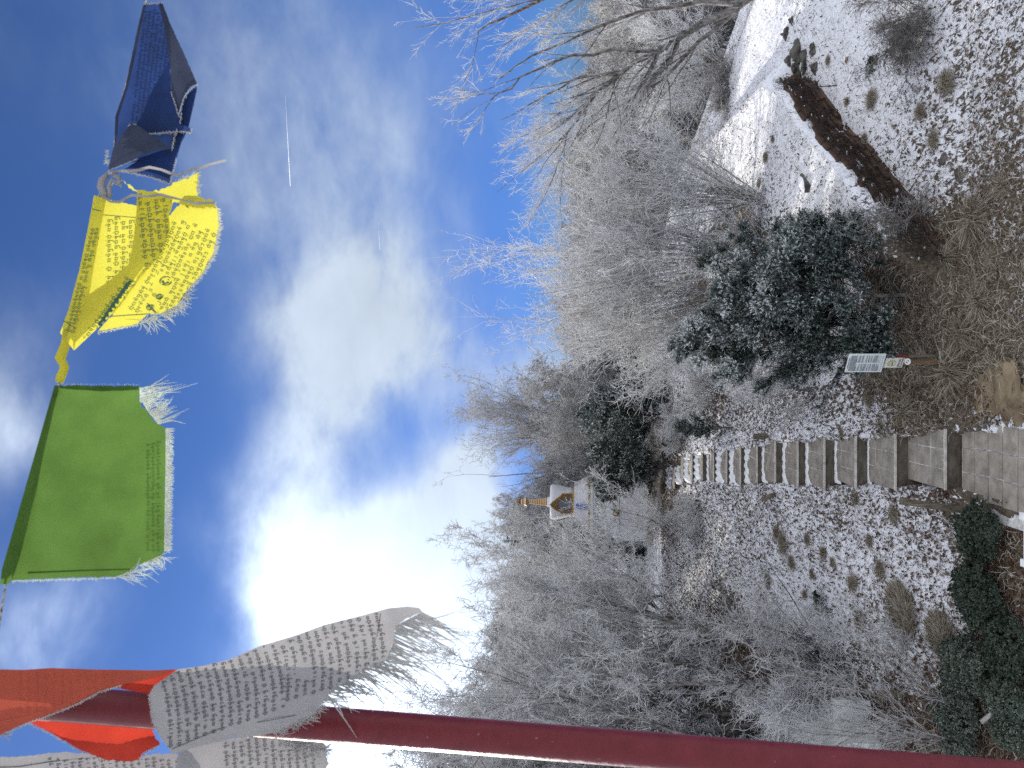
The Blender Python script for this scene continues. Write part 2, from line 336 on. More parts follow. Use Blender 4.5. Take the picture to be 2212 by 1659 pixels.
# ---------------------------------------------------------------- branching plants
def unit(v): return v / (np.linalg.norm(v, axis=-1, keepdims=True) + 1e-9)
def grow(rng, S, D, Ln, R0, nseg, wig=.18, trop=0.0, tropv=(0, 0, 1), R1=.35):
    """polylines from starts S along D; returns (N,nseg+1,3) points and (N,nseg+1) radii"""
    n = len(S); Pn = np.zeros((n, nseg + 1, 3)); Pn[:, 0] = S; d = unit(D.copy()); st = (Ln / nseg)[:, None]
    tv = np.array(tropv, float)
    for i in range(nseg):
        d = unit(d + rng.normal(size=(n, 3)) * wig + trop * tv)
        Pn[:, i + 1] = Pn[:, i] + d * st
    R = R0[:, None] * np.linspace(1, R1, nseg + 1)[None, :]
    return Pn, R
def sprout(rng, par, n, t0=.2, t1=1.0, ang=.7, angsd=.2, lmul=.5, lsd=.25, rmul=.55, nseg=4, wig=.18, trop=.05, taper=.5, L=None, rmin=.002, R1=.4, tropv=(0, 0, 1), clump=.75):
    Pp, Rp = par; K = Pp.shape[1] - 1
    seglen = np.linalg.norm(Pp[:, 1:] - Pp[:, :-1], axis=2).sum(1)
    w = seglen * np.exp(rng.normal(0, clump, len(seglen))); w = w / w.sum()
    idx = rng.choice(len(Pp), n, p=w); t = t0 + (t1 - t0) * rng.random(n) ** .9
    f = t * K; i = np.minimum(f.astype(int), K - 1); fr = (f - i)[:, None]
    S = Pp[idx, i] * (1 - fr) + Pp[idx, i + 1] * fr; T = unit(Pp[idx, i + 1] - Pp[idx, i])
    rr = Rp[idx, i]
    q = rng.normal(size=(n, 3)); q = unit(q - (q * T).sum(1, keepdims=True) * T)
    a = np.clip(rng.normal(ang, angsd, n), .1, 1.7)[:, None]
    D = T * np.cos(a) + q * np.sin(a)
    ln = (L if L is not None else seglen[idx] * lmul) * (1 - taper * t) * np.clip(rng.normal(1, lsd, n), .35, 1.8)
    return grow(rng, S, D, ln, np.maximum(rr * rmul, rmin), nseg, wig, trop, tropv, R1)
def tubes(levels, ns=3):
    """mesh arrays for a list of (P,R)"""
    Vs = []; Fs = []; Ks = []; off = 0
    for Pn, R in levels:
        n, K, _ = Pn.shape
        if n == 0: continue
        T = np.empty_like(Pn); T[:, 1:-1] = Pn[:, 2:] - Pn[:, :-2]; T[:, 0] = Pn[:, 1] - Pn[:, 0]; T[:, -1] = Pn[:, -1] - Pn[:, -2]; T = unit(T)
        ref = np.where(np.abs(T[..., 2:3]) > .85, np.array([1.0, 0, 0]), np.array([0, 0, 1.0]))
        A = unit(np.cross(T, ref)); B = np.cross(T, A)
        k_ = ns if R.max() < .02 else (5 if R.max() < .06 else 9)
        q = np.arange(k_) * 2 * math.pi / k_
        ring = Pn[:, :, None] + R[:, :, None, None] * (np.cos(q)[None, None, :, None] * A[:, :, None] + np.sin(q)[None, None, :, None] * B[:, :, None])
        V = ring.reshape(-1, 3); base = (np.arange(n) * K * k_)[:, None, None] + (np.arange(K - 1) * k_)[None, :, None] + np.arange(k_)[None, None, :]
        nxt = np.roll(np.arange(k_), -1)[None, None, :] + (np.arange(n) * K * k_)[:, None, None] + (np.arange(K - 1) * k_)[None, :, None]
        F = np.stack([base, nxt, nxt + k_, base + k_], -1).reshape(-1, 4) + off
        Vs.append(V); Fs.append(F); Ks.append(np.repeat(R.ravel(), k_)); off += len(V)
    return np.concatenate(Vs), np.concatenate(Fs), np.concatenate(Ks)
def frost_of(r, lo=.003, hi=.02, top=.82, bot=.05):
    return np.clip(top - (r - lo) / (hi - lo) * (top - bot), bot, top)
def add_frost_dir(V, F, k, amt=.0): return k
def tree_obj(name, loc, wood, fine, label, cat='tree', group=None, bark='bark', top=.82, hi=.016, parts=('trunk', 'crown')):
    e = empty(name, loc, 0, label, cat, group)
    if wood:
        V, F, r = tubes(wood); mk(parts[0], V, F, M[bark], e, smooth=True)
    V, F, r = tubes(fine); mk(parts[1], V, F, M['twig'], e, attr=frost_of(r, hi=hi, top=top))
    return e
def copytree(o, loc, rz=0, s=1.0, label=None, group=None):
    c = o.copy(); COL.objects.link(c); c.location = tuple(loc); c.rotation_euler = (0, 0, rz); c.scale = (s, s, s) if not hasattr(s, '__len__') else s
    if label: c['label'] = label
    if group: c['group'] = group
    for ch in o.children:
        d = ch.copy(); COL.objects.link(d); d.parent = c
    return c
def crown_tree(seed, H, spread, nstem=3, n1=26, n2=220, n3=2600, n4=9000, base_r=.10, up=.10, twig=.35, tw_r=.0045, lean=(0, 0), open_=.55, tr_fine=.02, low=.18, tl=None, clump=.7):
    """bare broadleaved tree: stems > limbs > branches > twigs > twiglets, all in local metres"""
    rng = np.random.RandomState(seed)
    a = rng.uniform(0, 6.28, nstem) if nstem > 1 else np.zeros(1)
    D = np.stack([np.cos(a) * .25 * spread / H * 1.6 + lean[0], np.sin(a) * .25 * spread / H * 1.6 + lean[1], np.ones(nstem)], 1)
    S = np.stack([np.cos(a) * .12, np.sin(a) * .12, -np.ones(nstem) * .25], 1) * (1 if nstem > 1 else np.array([0, 0, 1]))
    l0 = grow(rng, S, D, np.full(nstem, H * .86) * rng.uniform(.8, 1.05, nstem), np.full(nstem, base_r) * rng.uniform(.7, 1, nstem), 9, .07, .05, R1=.14)
    l1 = sprout(rng, l0, n1, low, .95, open_, .18, .5 * spread / H * 1.5, .2, .5, 7, .12, up, .45, rmin=.012, R1=.25, clump=.2)
    l2 = sprout(rng, l1, n2, .15, 1, .65, .2, .5, .25, .5, 6, .16, up * .8, .4, rmin=.006, R1=.4)
    l2b = sprout(rng, l0, n2 // 3, low, 1, .8, .2, .16, .25, .3, 6, .16, up * .8, .5, rmin=.006, R1=.4)
    l2 = (np.concatenate([l2[0], l2b[0]]), np.concatenate([l2[1], l2b[1]]))
    l3 = sprout(rng, l2, n3, .1, 1, .7, .3, .5, .35, .6, 5, .34, tr_fine, .35, rmin=tw_r, L=tl or twig * 1.6, clump=clump)
    l4 = sprout(rng, l3, n4, .1, 1, .85, .3, .5, .35, .8, 3, .42, tr_fine, .3, rmin=tw_r * .9, L=(tl or twig) * .62, clump=clump)
    return [l0, l1], [l2, l3, l4]
def needle_shoots(rng, S, D, L, nb=9, w=.006, bl=.03, k0=.35, kt=.95):
    """bottle-brush shoots: nb blades spiralling around an axis S + t*L*D; returns V,F,k"""
    n = len(S); D = unit(D)
    t = np.linspace(.02, 1.0, nb)[None, :] + rng.uniform(-.04, .04, (n, nb))
    C = S[:, None] + D[:, None] * (t * L[:, None])[..., None]
    q = rng.normal(size=(n, nb, 3)); q = unit(q - (q * D[:, None]).sum(-1, keepdims=True) * D[:, None])
    tip = C + (q * .75 + D[:, None] * .75) * (bl * rng.uniform(.7, 1.2, (n, nb)))[..., None]
    sd = np.cross(q, D[:, None]) * w
    V = np.stack([C - sd * .7, C + sd * .7, tip + sd * .6, tip - sd * .6], 2).reshape(-1, 3)
    F = np.arange(len(V)).reshape(-1, 4)
    k = k0 + (kt - k0) * np.clip(t, 0, 1)[..., None].repeat(4, -1); k[..., 2:] += .06
    return V, F, k.ravel()
def conifer(seed, H, Rb, shape=None, nbr=120, nsh=9000, shl=.11, bl=.035, w=.007, lean=None, frost=.35, droop=-.05, upk=.25, nb=9, z0=.02, tier=False, bmul=9, b2a=.5):
    """dense evergreen: trunk, branches with frosted shoots; shape(t)->relative radius"""
    rng = np.random.RandomState(seed); shape = shape or (lambda t: (1 - t) ** .8)
    tr = grow(rng, np.array([[0, 0, -.2]]), np.array([[0, 0, 1.0]]), np.array([H * .95 + .2]), np.array([.03 * H * .6]), 10, .02, .1, R1=.15)
    t = rng.random(nbr) ** .9 * (1 - z0) + z0
    if tier: t = np.round(t * 14) / 14 + rng.uniform(-.012, .012, nbr)
    t = np.clip(t, 0, .995); a = rng.uniform(0, 6.28, nbr); z = t * H * .96
    S = np.stack([0 * z, 0 * z, z], 1)
    el = upk + .5 * t + rng.normal(0, .12, nbr)
    D = np.stack([np.cos(a) * np.cos(el), np.sin(a) * np.cos(el), np.sin(el)], 1)
    Ln = Rb * np.array([shape(x) for x in t]) * rng.uniform(.72, 1.12, nbr) / np.maximum(np.cos(el), .4) + .08
    b1 = grow(rng, S, D, Ln, np.full(nbr, .016), 6, .09, droop, R1=.3)
    b2 = sprout(rng, b1, nbr * bmul, .30, 1, b2a, .18, .36, .25, .5, 4, .09, .05, .5, rmin=.004)
    # shoots at and along second-order twigs
    b3 = sprout(rng, b2, nsh, .05, 1, .7, .25, .5, .2, .6, 1, .05, .10, .1, L=shl, rmin=.002)
    S3 = b3[0][:, 0]; D3 = b3[0][:, 1] - b3[0][:, 0]; L3 = np.linalg.norm(D3, axis=1)
    V, F, k = needle_shoots(rng, S3, D3, L3, nb, w, bl, .15, .74)
    # frost gathers on the outer, upper shoots
    rad = np.linalg.norm(V[:, :2], axis=1) / np.maximum(Rb * np.array([shape(min(max(zz / H, 0), 1)) for zz in V[:, 2]]), .12)
    gq = S3.repeat(nb * 4, 0) / max(shl, .05) * .9
    k = k + .15 * (np.sin(gq[:, 0] * 1.3 + gq[:, 2] * .9 + seed) * np.sin(gq[:, 1] * 1.1 - gq[:, 2] * 1.2) + .6 * np.sin(gq[:, 2] * 2.1 + gq[:, 0]))
    k = np.clip(k + np.clip((rad - np.quantile(rad, .6)) / (rad.std() + 1e-6), -1.2, 1.6) * .46 * frost + rng.normal(0, .04, len(k) // 4).repeat(4), .05, 1)
    return [tr, b1, b2], (V, F, k)
def conifer_obj(name, loc, data, label, group=None, cat='conifer', parts=('trunk', 'crown'), rz=0):
    wood, (V, F, k) = data
    e = empty(name, loc, rz, label, cat, group)
    Vt, Ft, r = tubes(wood); mk(parts[0], Vt, Ft, M['bark'], e, smooth=True); mk(parts[1], V, F, M['needle'], e, attr=k)
    return e
def leafy_shrub(seed, blobs, nl=6000, size=.03, frost=.3, kb=.35, wood=True):
    """broad-leaved evergreen: whorls of leaves on twigs spread over the blobs' outer shell; blobs (x,y,z,rx,ry,rz)"""
    rng = np.random.RandomState(seed); S = []; D = []
    tot = sum(b[3] * b[5] for b in blobs)
    for b in blobs:
        n = int(nl * b[3] * b[5] / tot); d = unit(rng.normal(size=(n, 3))); d[:, 2] = np.abs(d[:, 2]) * 1.0 - .15
        rr = rng.uniform(.55, 1.0, n) ** .6 * (1 + .14 * np.sin(d[:, 0] * 6 + b[0] * 7) + .12 * np.sin(d[:, 1] * 7 + d[:, 2] * 5))
        S.append(np.array(b[:3]) + d * rr[:, None] * np.array(b[3:6])); D.append(unit(d + rng.normal(size=(n, 3)) * .35 + np.array([0, 0, .4])))
    S = np.concatenate(S); D = np.concatenate(D); n = len(S); Vs = []; ks = []
    for j in range(6):
        q = rng.normal(size=(n, 3)); q = unit(q - (q * D).sum(1, keepdims=True) * D)
        ax = unit(D * .55 + q * .8); sd = unit(np.cross(ax, D)) * size * .33
        L = size * rng.uniform(.8, 1.5, n)[:, None]; B0 = S - D * rng.uniform(0, size * 1.2, n)[:, None]
        V = np.stack([B0, B0 + ax * L * .5 + sd, B0 + ax * L, B0 + ax * L * .5 - sd], 1)
        Vs.append(V.reshape(-1, 3)); kk = kb + rng.normal(0, .1, n)[:, None] + np.array([0, .05, frost, .05]); ks.append(kk.ravel())
    V = np.concatenate(Vs); k = np.concatenate(ks); F = np.arange(len(V)).reshape(-1, 4)
    # woody stems from the middle
    m_ = max(20, nl // 60); idx = rng.choice(n, m_); c = np.array(blobs[0][:3]) * np.array([1, 1, 0])
    cs = np.array([np.array([b[0], b[1], 0.0]) for b in blobs]); near = cs[np.argmin(((S[idx][:, None, :2] - cs[None, :, :2]) ** 2).sum(-1), 1)]
    dd = S[idx] - near; w = grow(rng, near, dd, np.linalg.norm(dd, axis=1) * 1.02, np.full(m_, .008), 5, .06, 0, R1=.4)
    return [w], (V, F, np.clip(k, 0, 1))
# ---------------------------------------------------------------- ground sheet with snow cover
def axis(lo, hi, f0, f1, step, grow_=1.25):
    a = list(np.arange(f0, f1 + 1e-6, step)); s = step
    while a[-1] < hi: s *= grow_; a.append(a[-1] + s)
    s = step
    while a[0] > lo: s *= grow_; a.insert(0, a[0] - s)
    return np.array(a)
GX = axis(-1500, 1500, -9.5, 13, .075, 1.22); GY = axis(-300, 2500, 9.2, 28, .075, 1.12)
xx, yy = np.meshgrid(GX, GY)
zz = ground(xx, yy)
fine = np.clip((30 - yy) / 4, 0, 1) * np.clip((yy - 6) / 3, 0, 1)
# small bumps of snow and turf
zz = zz + fine * (.018 * noise2(xx, yy, 9, 5) + .012 * noise2(xx, yy, 19, 6))
# how bare the ground is (0 snow .. 1 straw, litter): patches as they lie in the garden
def invproj(X, Y): return ray(X, Y)
BARE = [(1700, 1330, 70, 70, .10), (1760, 1340, 50, 70, .12), (1830, 1230, 60, 60, .24), (1700, 1200, 60, 50, .25), (1640, 60, 40, 160, .0), (1660, 250, 50, 60, .12), (1600, 330, 50, 60, .25),
        (1750, 400, 60, 50, .16), (1700, 350, 60, 60, .25), (1690, 480, 40, 60, .35), (1820, 110, 80, 120, .16), (1900, 250, 80, 90, .22), (2000, 120, 60, 120, .3), (2080, 60, 80, 100, .38),
        (2000, 350, 60, 70, .42), (2140, 250, 80, 120, .50), (1980, 700, 80, 160, .97), (2080, 620, 80, 140, .92), (2180, 500, 60, 140, .68), (2150, 750, 80, 60, .93), (2000, 850, 80, 50, .9),
        (1890, 880, 50, 30, .42), (1820, 870, 50, 30, .4), (2070, 880, 50, 40, .72), (1720, 880, 60, 40, .45), (1620, 860, 60, 60, .42), (1530, 860, 50, 60, .5), (1430, 1000, 30, 100, .75),
        (1900, 1150, 70, 50, .32), (2000, 1130, 50, 40, .42), (2100, 1090, 60, 40, .70), (2160, 1200, 50, 120, .95), (1900, 1300, 70, 80, .33), (2000, 1280, 50, 70, .33), (2000, 1450, 50, 60, .38),
        (1870, 1450, 60, 60, .45), (1800, 1520, 40, 20, .35), (1730, 1580, 55, 60, .08), (1830, 1600, 60, 60, .5), (1950, 1580, 80, 80, .74), (2100, 1550, 90, 90, .92), (1600, 1450, 60, 100, .85), (1740, 1440, 40, 50, .8),
        (1600, 600, 80, 100, .85), (1520, 300, 40, 160, .3), (1780, 250, 30, 60, .1), (1760, 180, 25, 60, .5)]
def bare_at(x, y, z):
    q = np.stack([x, y, z], -1) - CP; d = np.maximum(q @ F_, .5)
    X = 1106.0 - (q @ U_) / d * FPX; Y = 829.5 - (q @ R_) / d * FPX
    w0 = .12; num = w0 * .34; den = w0
    for (a, b, ra, rb, v) in BARE:
        w = np.exp(-((X - a) / ra) ** 2 - ((Y - b) / rb) ** 2); num = num + w * v; den = den + w
    return num / den
bare = bare_at(xx, yy, zz)
bare = np.where((yy < 8) | (yy > 34), .35, bare)
m = mat('snowy_ground', .85); nt_ = m.node_tree; L = nt_.links.new; b = nt_.nodes['Principled BSDF']
tcn = mnode(m, 'ShaderNodeTexCoord'); at_ = mnode(m, 'ShaderNodeAttribute', attribute_name='bare')
mpg = mnode(m, 'ShaderNodeMapping'); mpg.inputs['Scale'].default_value = (1.0, .62, .62); L(tcn.outputs['Object'], mpg.inputs[0])
na = mnode(m, 'ShaderNodeTexNoise'); na.inputs['Scale'].default_value = 14; na.inputs['Detail'].default_value = 8; na.inputs['Roughness'].default_value = .68; na.inputs['Distortion'].default_value = .6; L(mpg.outputs[0], na.inputs['Vector'])
nb_ = mnode(m, 'ShaderNodeTexNoise'); nb_.inputs['Scale'].default_value = 1.1; nb_.inputs['Detail'].default_value = 3; L(tcn.outputs['Object'], nb_.inputs['Vector'])
s1 = mnode(m, 'ShaderNodeMath', operation='MULTIPLY_ADD'); L(nb_.outputs[0], s1.inputs[0]); s1.inputs[1].default_value = .5; s1.inputs[2].default_value = -.25
s2 = mnode(m, 'ShaderNodeMath', operation='ADD'); L(at_.outputs['Fac'], s2.inputs[0]); L(s1.outputs[0], s2.inputs[1])
s3 = mnode(m, 'ShaderNodeMapRange'); s3.inputs['From Min'].default_value = 0; s3.inputs['From Max'].default_value = 1; s3.inputs['To Min'].default_value = .30; s3.inputs['To Max'].default_value = .72; L(s2.outputs[0], s3.inputs['Value'])
df = mnode(m, 'ShaderNodeMath', operation='SUBTRACT'); L(s3.outputs[0], df.inputs[0]); L(na.outputs[0], df.inputs[1])
mk2 = mnode(m, 'ShaderNodeMapRange', interpolation_type='SMOOTHSTEP'); mk2.inputs['From Min'].default_value = -.015; mk2.inputs['From Max'].default_value = .03; L(df.outputs[0], mk2.inputs['Value'])
ng = mnode(m, 'ShaderNodeTexNoise'); ng.inputs['Scale'].default_value = 26; ng.inputs['Detail'].default_value = 6; ng.inputs['Roughness'].default_value = .7; L(mpg.outputs[0], ng.inputs['Vector'])
rg = mnode(m, 'ShaderNodeValToRGB'); e = rg.color_ramp.elements; e[0].position = .3; e[0].color = (.030, .022, .015, 1); e[1].position = .62; e[1].color = (.16, .13, .095, 1)
x_ = e.new(.74); x_.color = (.36, .34, .31, 1); L(ng.outputs[0], rg.inputs[0])
rs = mnode(m, 'ShaderNodeValToRGB'); e = rs.color_ramp.elements; e[0].position = .3; e[0].color = (.70, .73, .79, 1); e[1].position = .6; e[1].color = (.85, .87, .91, 1); L(ng.outputs[0], rs.inputs[0])
mxg = mnode(m, 'ShaderNodeMixRGB'); L(mk2.outputs[0], mxg.inputs[0]); L(rs.outputs[0], mxg.inputs[1]); L(rg.outputs[0], mxg.inputs[2]); L(mxg.outputs[0], b.inputs['Base Color'])
hh = mnode(m, 'ShaderNodeMath', operation='MULTIPLY_ADD'); L(mk2.outputs[0], hh.inputs[0]); hh.inputs[1].default_value = -.8; L(ng.outputs[0], hh.inputs[2])
bpg = mnode(m, 'ShaderNodeBump'); bpg.inputs['Strength'].default_value = .8; bpg.inputs['Distance'].default_value = .035; L(hh.outputs[0], bpg.inputs['Height']); L(bpg.outputs[0], b.inputs['Normal'])
ny, nx = xx.shape
idx = np.arange(ny * nx).reshape(ny, nx)
Fg = np.stack([idx[:-1, :-1], idx[:-1, 1:], idx[1:, 1:], idx[1:, :-1]], -1).reshape(-1, 4)
o = mk('ground', np.stack([xx, yy, zz], -1), Fg, m, smooth=True, attr=bare.ravel(), aname='bare'); tag(o, kind='structure')
def bare_pt(x, y): return bare_at(x, y, ground(x, y, True))

# ---------------------------------------------------------------- paved landing at the foot of the stairs
rng = np.random.RandomState(11)
lx0, lx1 = -2.05, -.62
mb = MB(); mb.box(((lx0 + lx1) / 2, 9.6, -.12), ((lx1 - lx0) / 2, 2.98, .14)); o = mb.build('paved_landing', M['grout']); tag(o, kind='structure')
cxl = STEPS[0][3] + .02
mb = MB(); y = 12.55; row = 0
while y > 7.0:
    for c in range(5):
        x = cxl - .12 + .40 * c + .015 * math.sin(row)
        if x > lx1: continue
        z = .028 + rng.uniform(-.003, .003); w_ = min(.392, lx1 + .04 - x)
        if w_ < .1: continue
        mb.box((x + w_ / 2, y - .19, z), (w_ / 2 - .007, .178, .012))
    y -= .38; row += 1
o = mb.build('landing_paving', M['tile'], bevel=.004); tag(o, kind='structure')

# ---------------------------------------------------------------- stairs
st = empty('garden_staircase', (0, STEPS[0][0], 0), 0, 'long straight flight of stone tiled garden steps with snow along their edges', 'staircase')
O = np.array([0, STEPS[0][0], 0])
for i, (d_, zb, zt, xl, xr) in enumerate(STEPS):
    dn = STEPS[i + 1][0] if i + 1 < len(STEPS) else d_ + 1.0
    w_ = (xr - xl) / 2; c = (xl + xr) / 2
    mb = MB(); mb.box((c, (d_ + dn) / 2 + .04 - O[1], (zb + zt) / 2 - .16 - O[2] * 0), (w_, (dn - d_) / 2 + .03, (zt - zb) / 2 + .12))
    s_ = mb.build('step', M['concrete'], st)
    mb = MB(); mb.box((c, d_ - .012 - O[1], zt - .022), (w_ + .012, .016, .020)); mb.build('nosing', M['nosing'], s_, bevel=.003)
    mb = MB(); mb.box((c, (d_ + dn) / 2 + .02 - O[1], zt - .018), (w_ - .006, (dn - d_) / 2, .012)); mb.build('bedding', M['grout'], s_)
    mb = MB(); ty = d_ + .008; ncol = 3; tw = (xr - xl) / ncol
    dep = (dn - d_); nr = max(2, int(round(dep / .37)))
    for r in range(nr):
        for k in range(ncol):
            h = (dep + .03) / nr
            mb.box((xl + tw * (k + .5) + rng.uniform(-.004, .004), ty + h * (r + .5) - O[1], zt - .010 + rng.uniform(-.002, .002)), (tw / 2 - .008, h / 2 - .013, .012))
    mb.build('tread_tile', M['tile'], s_, bevel=.003)
    # snow left at the back and the ends of the tread
    amt = [0, .12, .4, .6, .8, .7, 1.3, 1.6, 2.2, .9, 2.6, 2.8, 3, 3][i]
    if amt > 0:
        n = 60; X = np.linspace(xl - .05, xr + .05, n); Vs = []; wk = np.convolve(rng.normal(0, 1, n + 8), np.ones(5) / 5, 'same'); wj = rng.normal(0, .012, n)
        for xi, x in enumerate(X):
            u = (x - xl) / (xr - xl)
            q = .05 + .10 * amt * max(.15, 1 + 1.3 * wk[xi]) + amt * .35 * (abs(2 * u - 1) ** 4)
            q = min(q * dep, dep * .95)
            for a in (0, .35, .7, 1.0):
                hgt = .022 * amt * (1 - a * a) * (1 + .5 * math.sin(x * 31 + a * 5)) + .014 - .03 * (a == 1.0) + .03 * (1 - a) * amt * .6
                Vs.append((x, dn - .004 - q * a - O[1] - (wj[xi] if a == 1 else 0), zt + hgt - .008))
        F = [(k * 4 + a, (k + 1) * 4 + a, (k + 1) * 4 + a + 1, k * 4 + a + 1) for k in range(n - 1) for a in range(3)]
        mb = MB(); mb.add(Vs, F); mb.build('snow_strip', M['snow'], s_, smooth=True)
for ch in st.children: pass

# ---------------------------------------------------------------- leaf litter and grass blades (nobody could count them)
rng = np.random.RandomState(3)
def scatter(n, fn, box=(-9, 12, 9.4, 27)):
    x = rng.uniform(box[0], box[1], n * 4); y = box[2] + (box[3] - box[2]) * rng.random(n * 4) ** 1.25
    z = ground(x, y)
    zr = ground(x, y, True)
    k = fn(x, y, zr) > rng.random(n * 4)
    ok = k & (zr - z < .3) & ~((x > lx0 - .02) & (x < lx1 + .02) & (y < 12.6))
    # keep what the photo's neighbourhood can see
    q = np.stack([x, y, zr], -1) - CP; d = q @ F_; v = 1106 - (q @ U_) / d * FPX; u = 829.5 - (q @ R_) / d * FPX
    ok &= (v < 2330) & (u > -120) & (u < 1780)
    i = np.where(ok)[0][:n]
    return np.stack([x[i], y[i], z[i]], -1), u[i], v[i]
def leaf_density(x, y, z):
    b_ = bare_at(x, y, z); q = np.stack([x, y, z], -1) - CP; d = q @ F_; Y = 829.5 - (q @ R_) / d * FPX
    base = np.clip(b_ * 2.1 - .15, .04, 1)
    return base * np.where(Y > 1040, 1.0, np.where(Y > 830, .5, .18))
S, u, v = scatter(44000, leaf_density)
n = len(S); a = rng.uniform(0, 6.28, n); L_ = rng.uniform(.018, .042, n)[:, None]; tl = rng.normal(0, .5, (n, 2))
A = unit(np.stack([np.cos(a), np.sin(a), tl[:, 0]], 1)); B = unit(np.stack([-np.sin(a), np.cos(a), tl[:, 1]], 1)); Cc = S + np.array([0, 0, .018]) + rng.uniform(0, .02, (n, 1)) * np.array([0, 0, 1])
cup = np.array([0, 0, 1.0]) * L_ * rng.uniform(.1, .6, (n, 1))
V = np.stack([Cc - A * L_ * 1.2, Cc + B * L_ * .55 + cup, Cc + A * L_ * 1.2 + cup * .5, Cc - B * L_ * .55 + cup], 1).reshape(-1, 3)
q0 = np.arange(n)[:, None] * 4
F3 = np.concatenate([q0 + np.array([0, 1, 2]), q0 + np.array([0, 2, 3])])
kk = np.clip(rng.beta(2, 2.4, n), 0, 1).repeat(4)
o = mk('leaf_litter', V, F3, M['leaf'], attr=kk); tag(o, 'brown fallen leaves strewn over the thin snow of the garden slope', 'fallen leaves', kind='stuff')
def blades(S, rng, h=(.05, .14), w=.0035, lean=.6, k=(.2, .9), wind=(0, 0)):
    n = len(S); a = rng.uniform(0, 6.28, n); H = rng.uniform(h[0], h[1], n)[:, None]
    D = unit(np.stack([np.cos(a) * lean + wind[0], np.sin(a) * lean + wind[1], np.ones(n)], 1) * np.array([1, 1, 1]) + rng.normal(0, .2, (n, 3)))
    sdv = unit(np.cross(D, rng.normal(size=(n, 3)))) * w
    bend = np.stack([np.cos(a), np.sin(a), -.6 * np.ones(n)], 1) * H * rng.uniform(.1, .6, (n, 1))
    p0 = S; p1 = S + D * H * .55; p2 = S + D * H + bend
    V = np.stack([p0 - sdv, p0 + sdv, p1 + sdv * .8, p1 - sdv * .8, p2 + sdv * .3, p2 - sdv * .3], 1).reshape(-1, 3)
    q = np.arange(n)[:, None] * 6
    F = np.concatenate([q + np.array([0, 1, 2, 3]), q + np.array([3, 2, 4, 5])])
    kk = rng.uniform(k[0], k[1], n).repeat(6)
    return V, F, kk
S, u, v = scatter(60000, lambda x, y, z: np.clip(bare_at(x, y, z) * 1.9 - .75, .03, 1) * np.where(x > -1.2, 1.0, .45), box=(-9, 12, 9.4, 24))
V, F, kk = blades(S - np.array([0, 0, .01]), rng, (.05, .20), .0042, 1.1, (.2, .95))
o = mk('dry_grass', V, F, M['straw'], attr=kk); tag(o, 'matted straw coloured grass poking through the thin snow', 'grass', kind='stuff')
S, u, v = scatter(26000, lambda x, y, z: np.where((bare_at(x, y, z) < .62), .55, .1), box=(-9, 12, 10, 27))
V, F, kk = blades(S - np.array([0, 0, .01]), rng, (.03, .11), .0045, .9, (.05, .85))
o = mk('grass_stubble', V, F, M['straw'], attr=kk); tag(o, 'short grass tips showing through the snow cover', 'grass', kind='stuff')
# grass tussocks one can tell apart
def tussock_mesh(seed, n=700, r=.16, h=(.12, .26)):
    rg_ = np.random.RandomState(seed); a = rg_.uniform(0, 6.28, n); rr = r * rg_.random(n) ** .5 * .5
    S = np.stack([np.cos(a) * rr, np.sin(a) * rr, np.full(n, -.02)], 1); H = rg_.uniform(h[0], h[1], n)[:, None]
    out = np.stack([np.cos(a), np.sin(a), np.zeros(n)], 1)
    D = unit(out * (.35 + rr[:, None] * 6) + np.array([0, 0, 1.0]) + rg_.normal(0, .34, (n, 3)))
    sdv = unit(np.cross(D, rg_.normal(size=(n, 3)))) * .0032
    p1 = S + D * H * .6; p2 = p1 + (D * .3 + out * .4 - np.array([0, 0, .55]) * rg_.uniform(.2, 1.4, (n, 1)) + rg_.normal(0, .18, (n, 3))) * H
    V = np.stack([S - sdv, S + sdv, p1 + sdv, p1 - sdv, p2 + sdv * .3, p2 - sdv * .3], 1).reshape(-1, 3); q = np.arange(n)[:, None] * 6
    F = np.concatenate([q + np.array([0, 1, 2, 3]), q + np.array([3, 2, 4, 5])]); return V, F, rg_.uniform(.15, .8, n).repeat(6)
TUS = []
TS = [(1695, 1175, 1.1), (1680, 1150, 1.0), (1712, 1215, .8), (1745, 1165, .8), (1780, 1195, .9), (1800, 1215, .7), (1740, 1285, 1.1), (1755, 1240, .7), (1660, 1255, 1.2), (1650, 1300, 1.3), (1845, 1260, 1.0), (1880, 1170, 1.0), (1905, 1230, .9), (1860, 1340, 1.0),
      (1640, 395, .9), (1655, 340, .8), (1670, 300, .7), (1600, 425, .8), (1730, 470, .7), (1770, 500, .7), (1790, 130, .9), (1830, 220, .9), (1885, 215, 1.1), (1870, 300, 1.0), (1930, 110, .9), (1990, 240, 1.1), (2050, 180, 1.2), (2020, 300, 1.0), (1880, 1010 - 150, .9),
      (1960, 890, 1.1), (2060, 800, 1.3), (2080, 720, 1.3), (2120, 650, 1.3), (2000, 790, 1.2), (2050, 560, 1.2), (2150, 560, 1.2), (2110, 470, 1.2), (2170, 400, 1.2), (1935, 1110, .9), (1750, 1075, .8), (1850, 1075, .9), (1700, 1070, .7), (2050, 1110, .9), (1820, 935, .8), (1755, 940, .7), (1905, 925, .9), (1985, 905, .9)]
tms = [tussock_mesh(100 + i) for i in range(4)]
protos = []
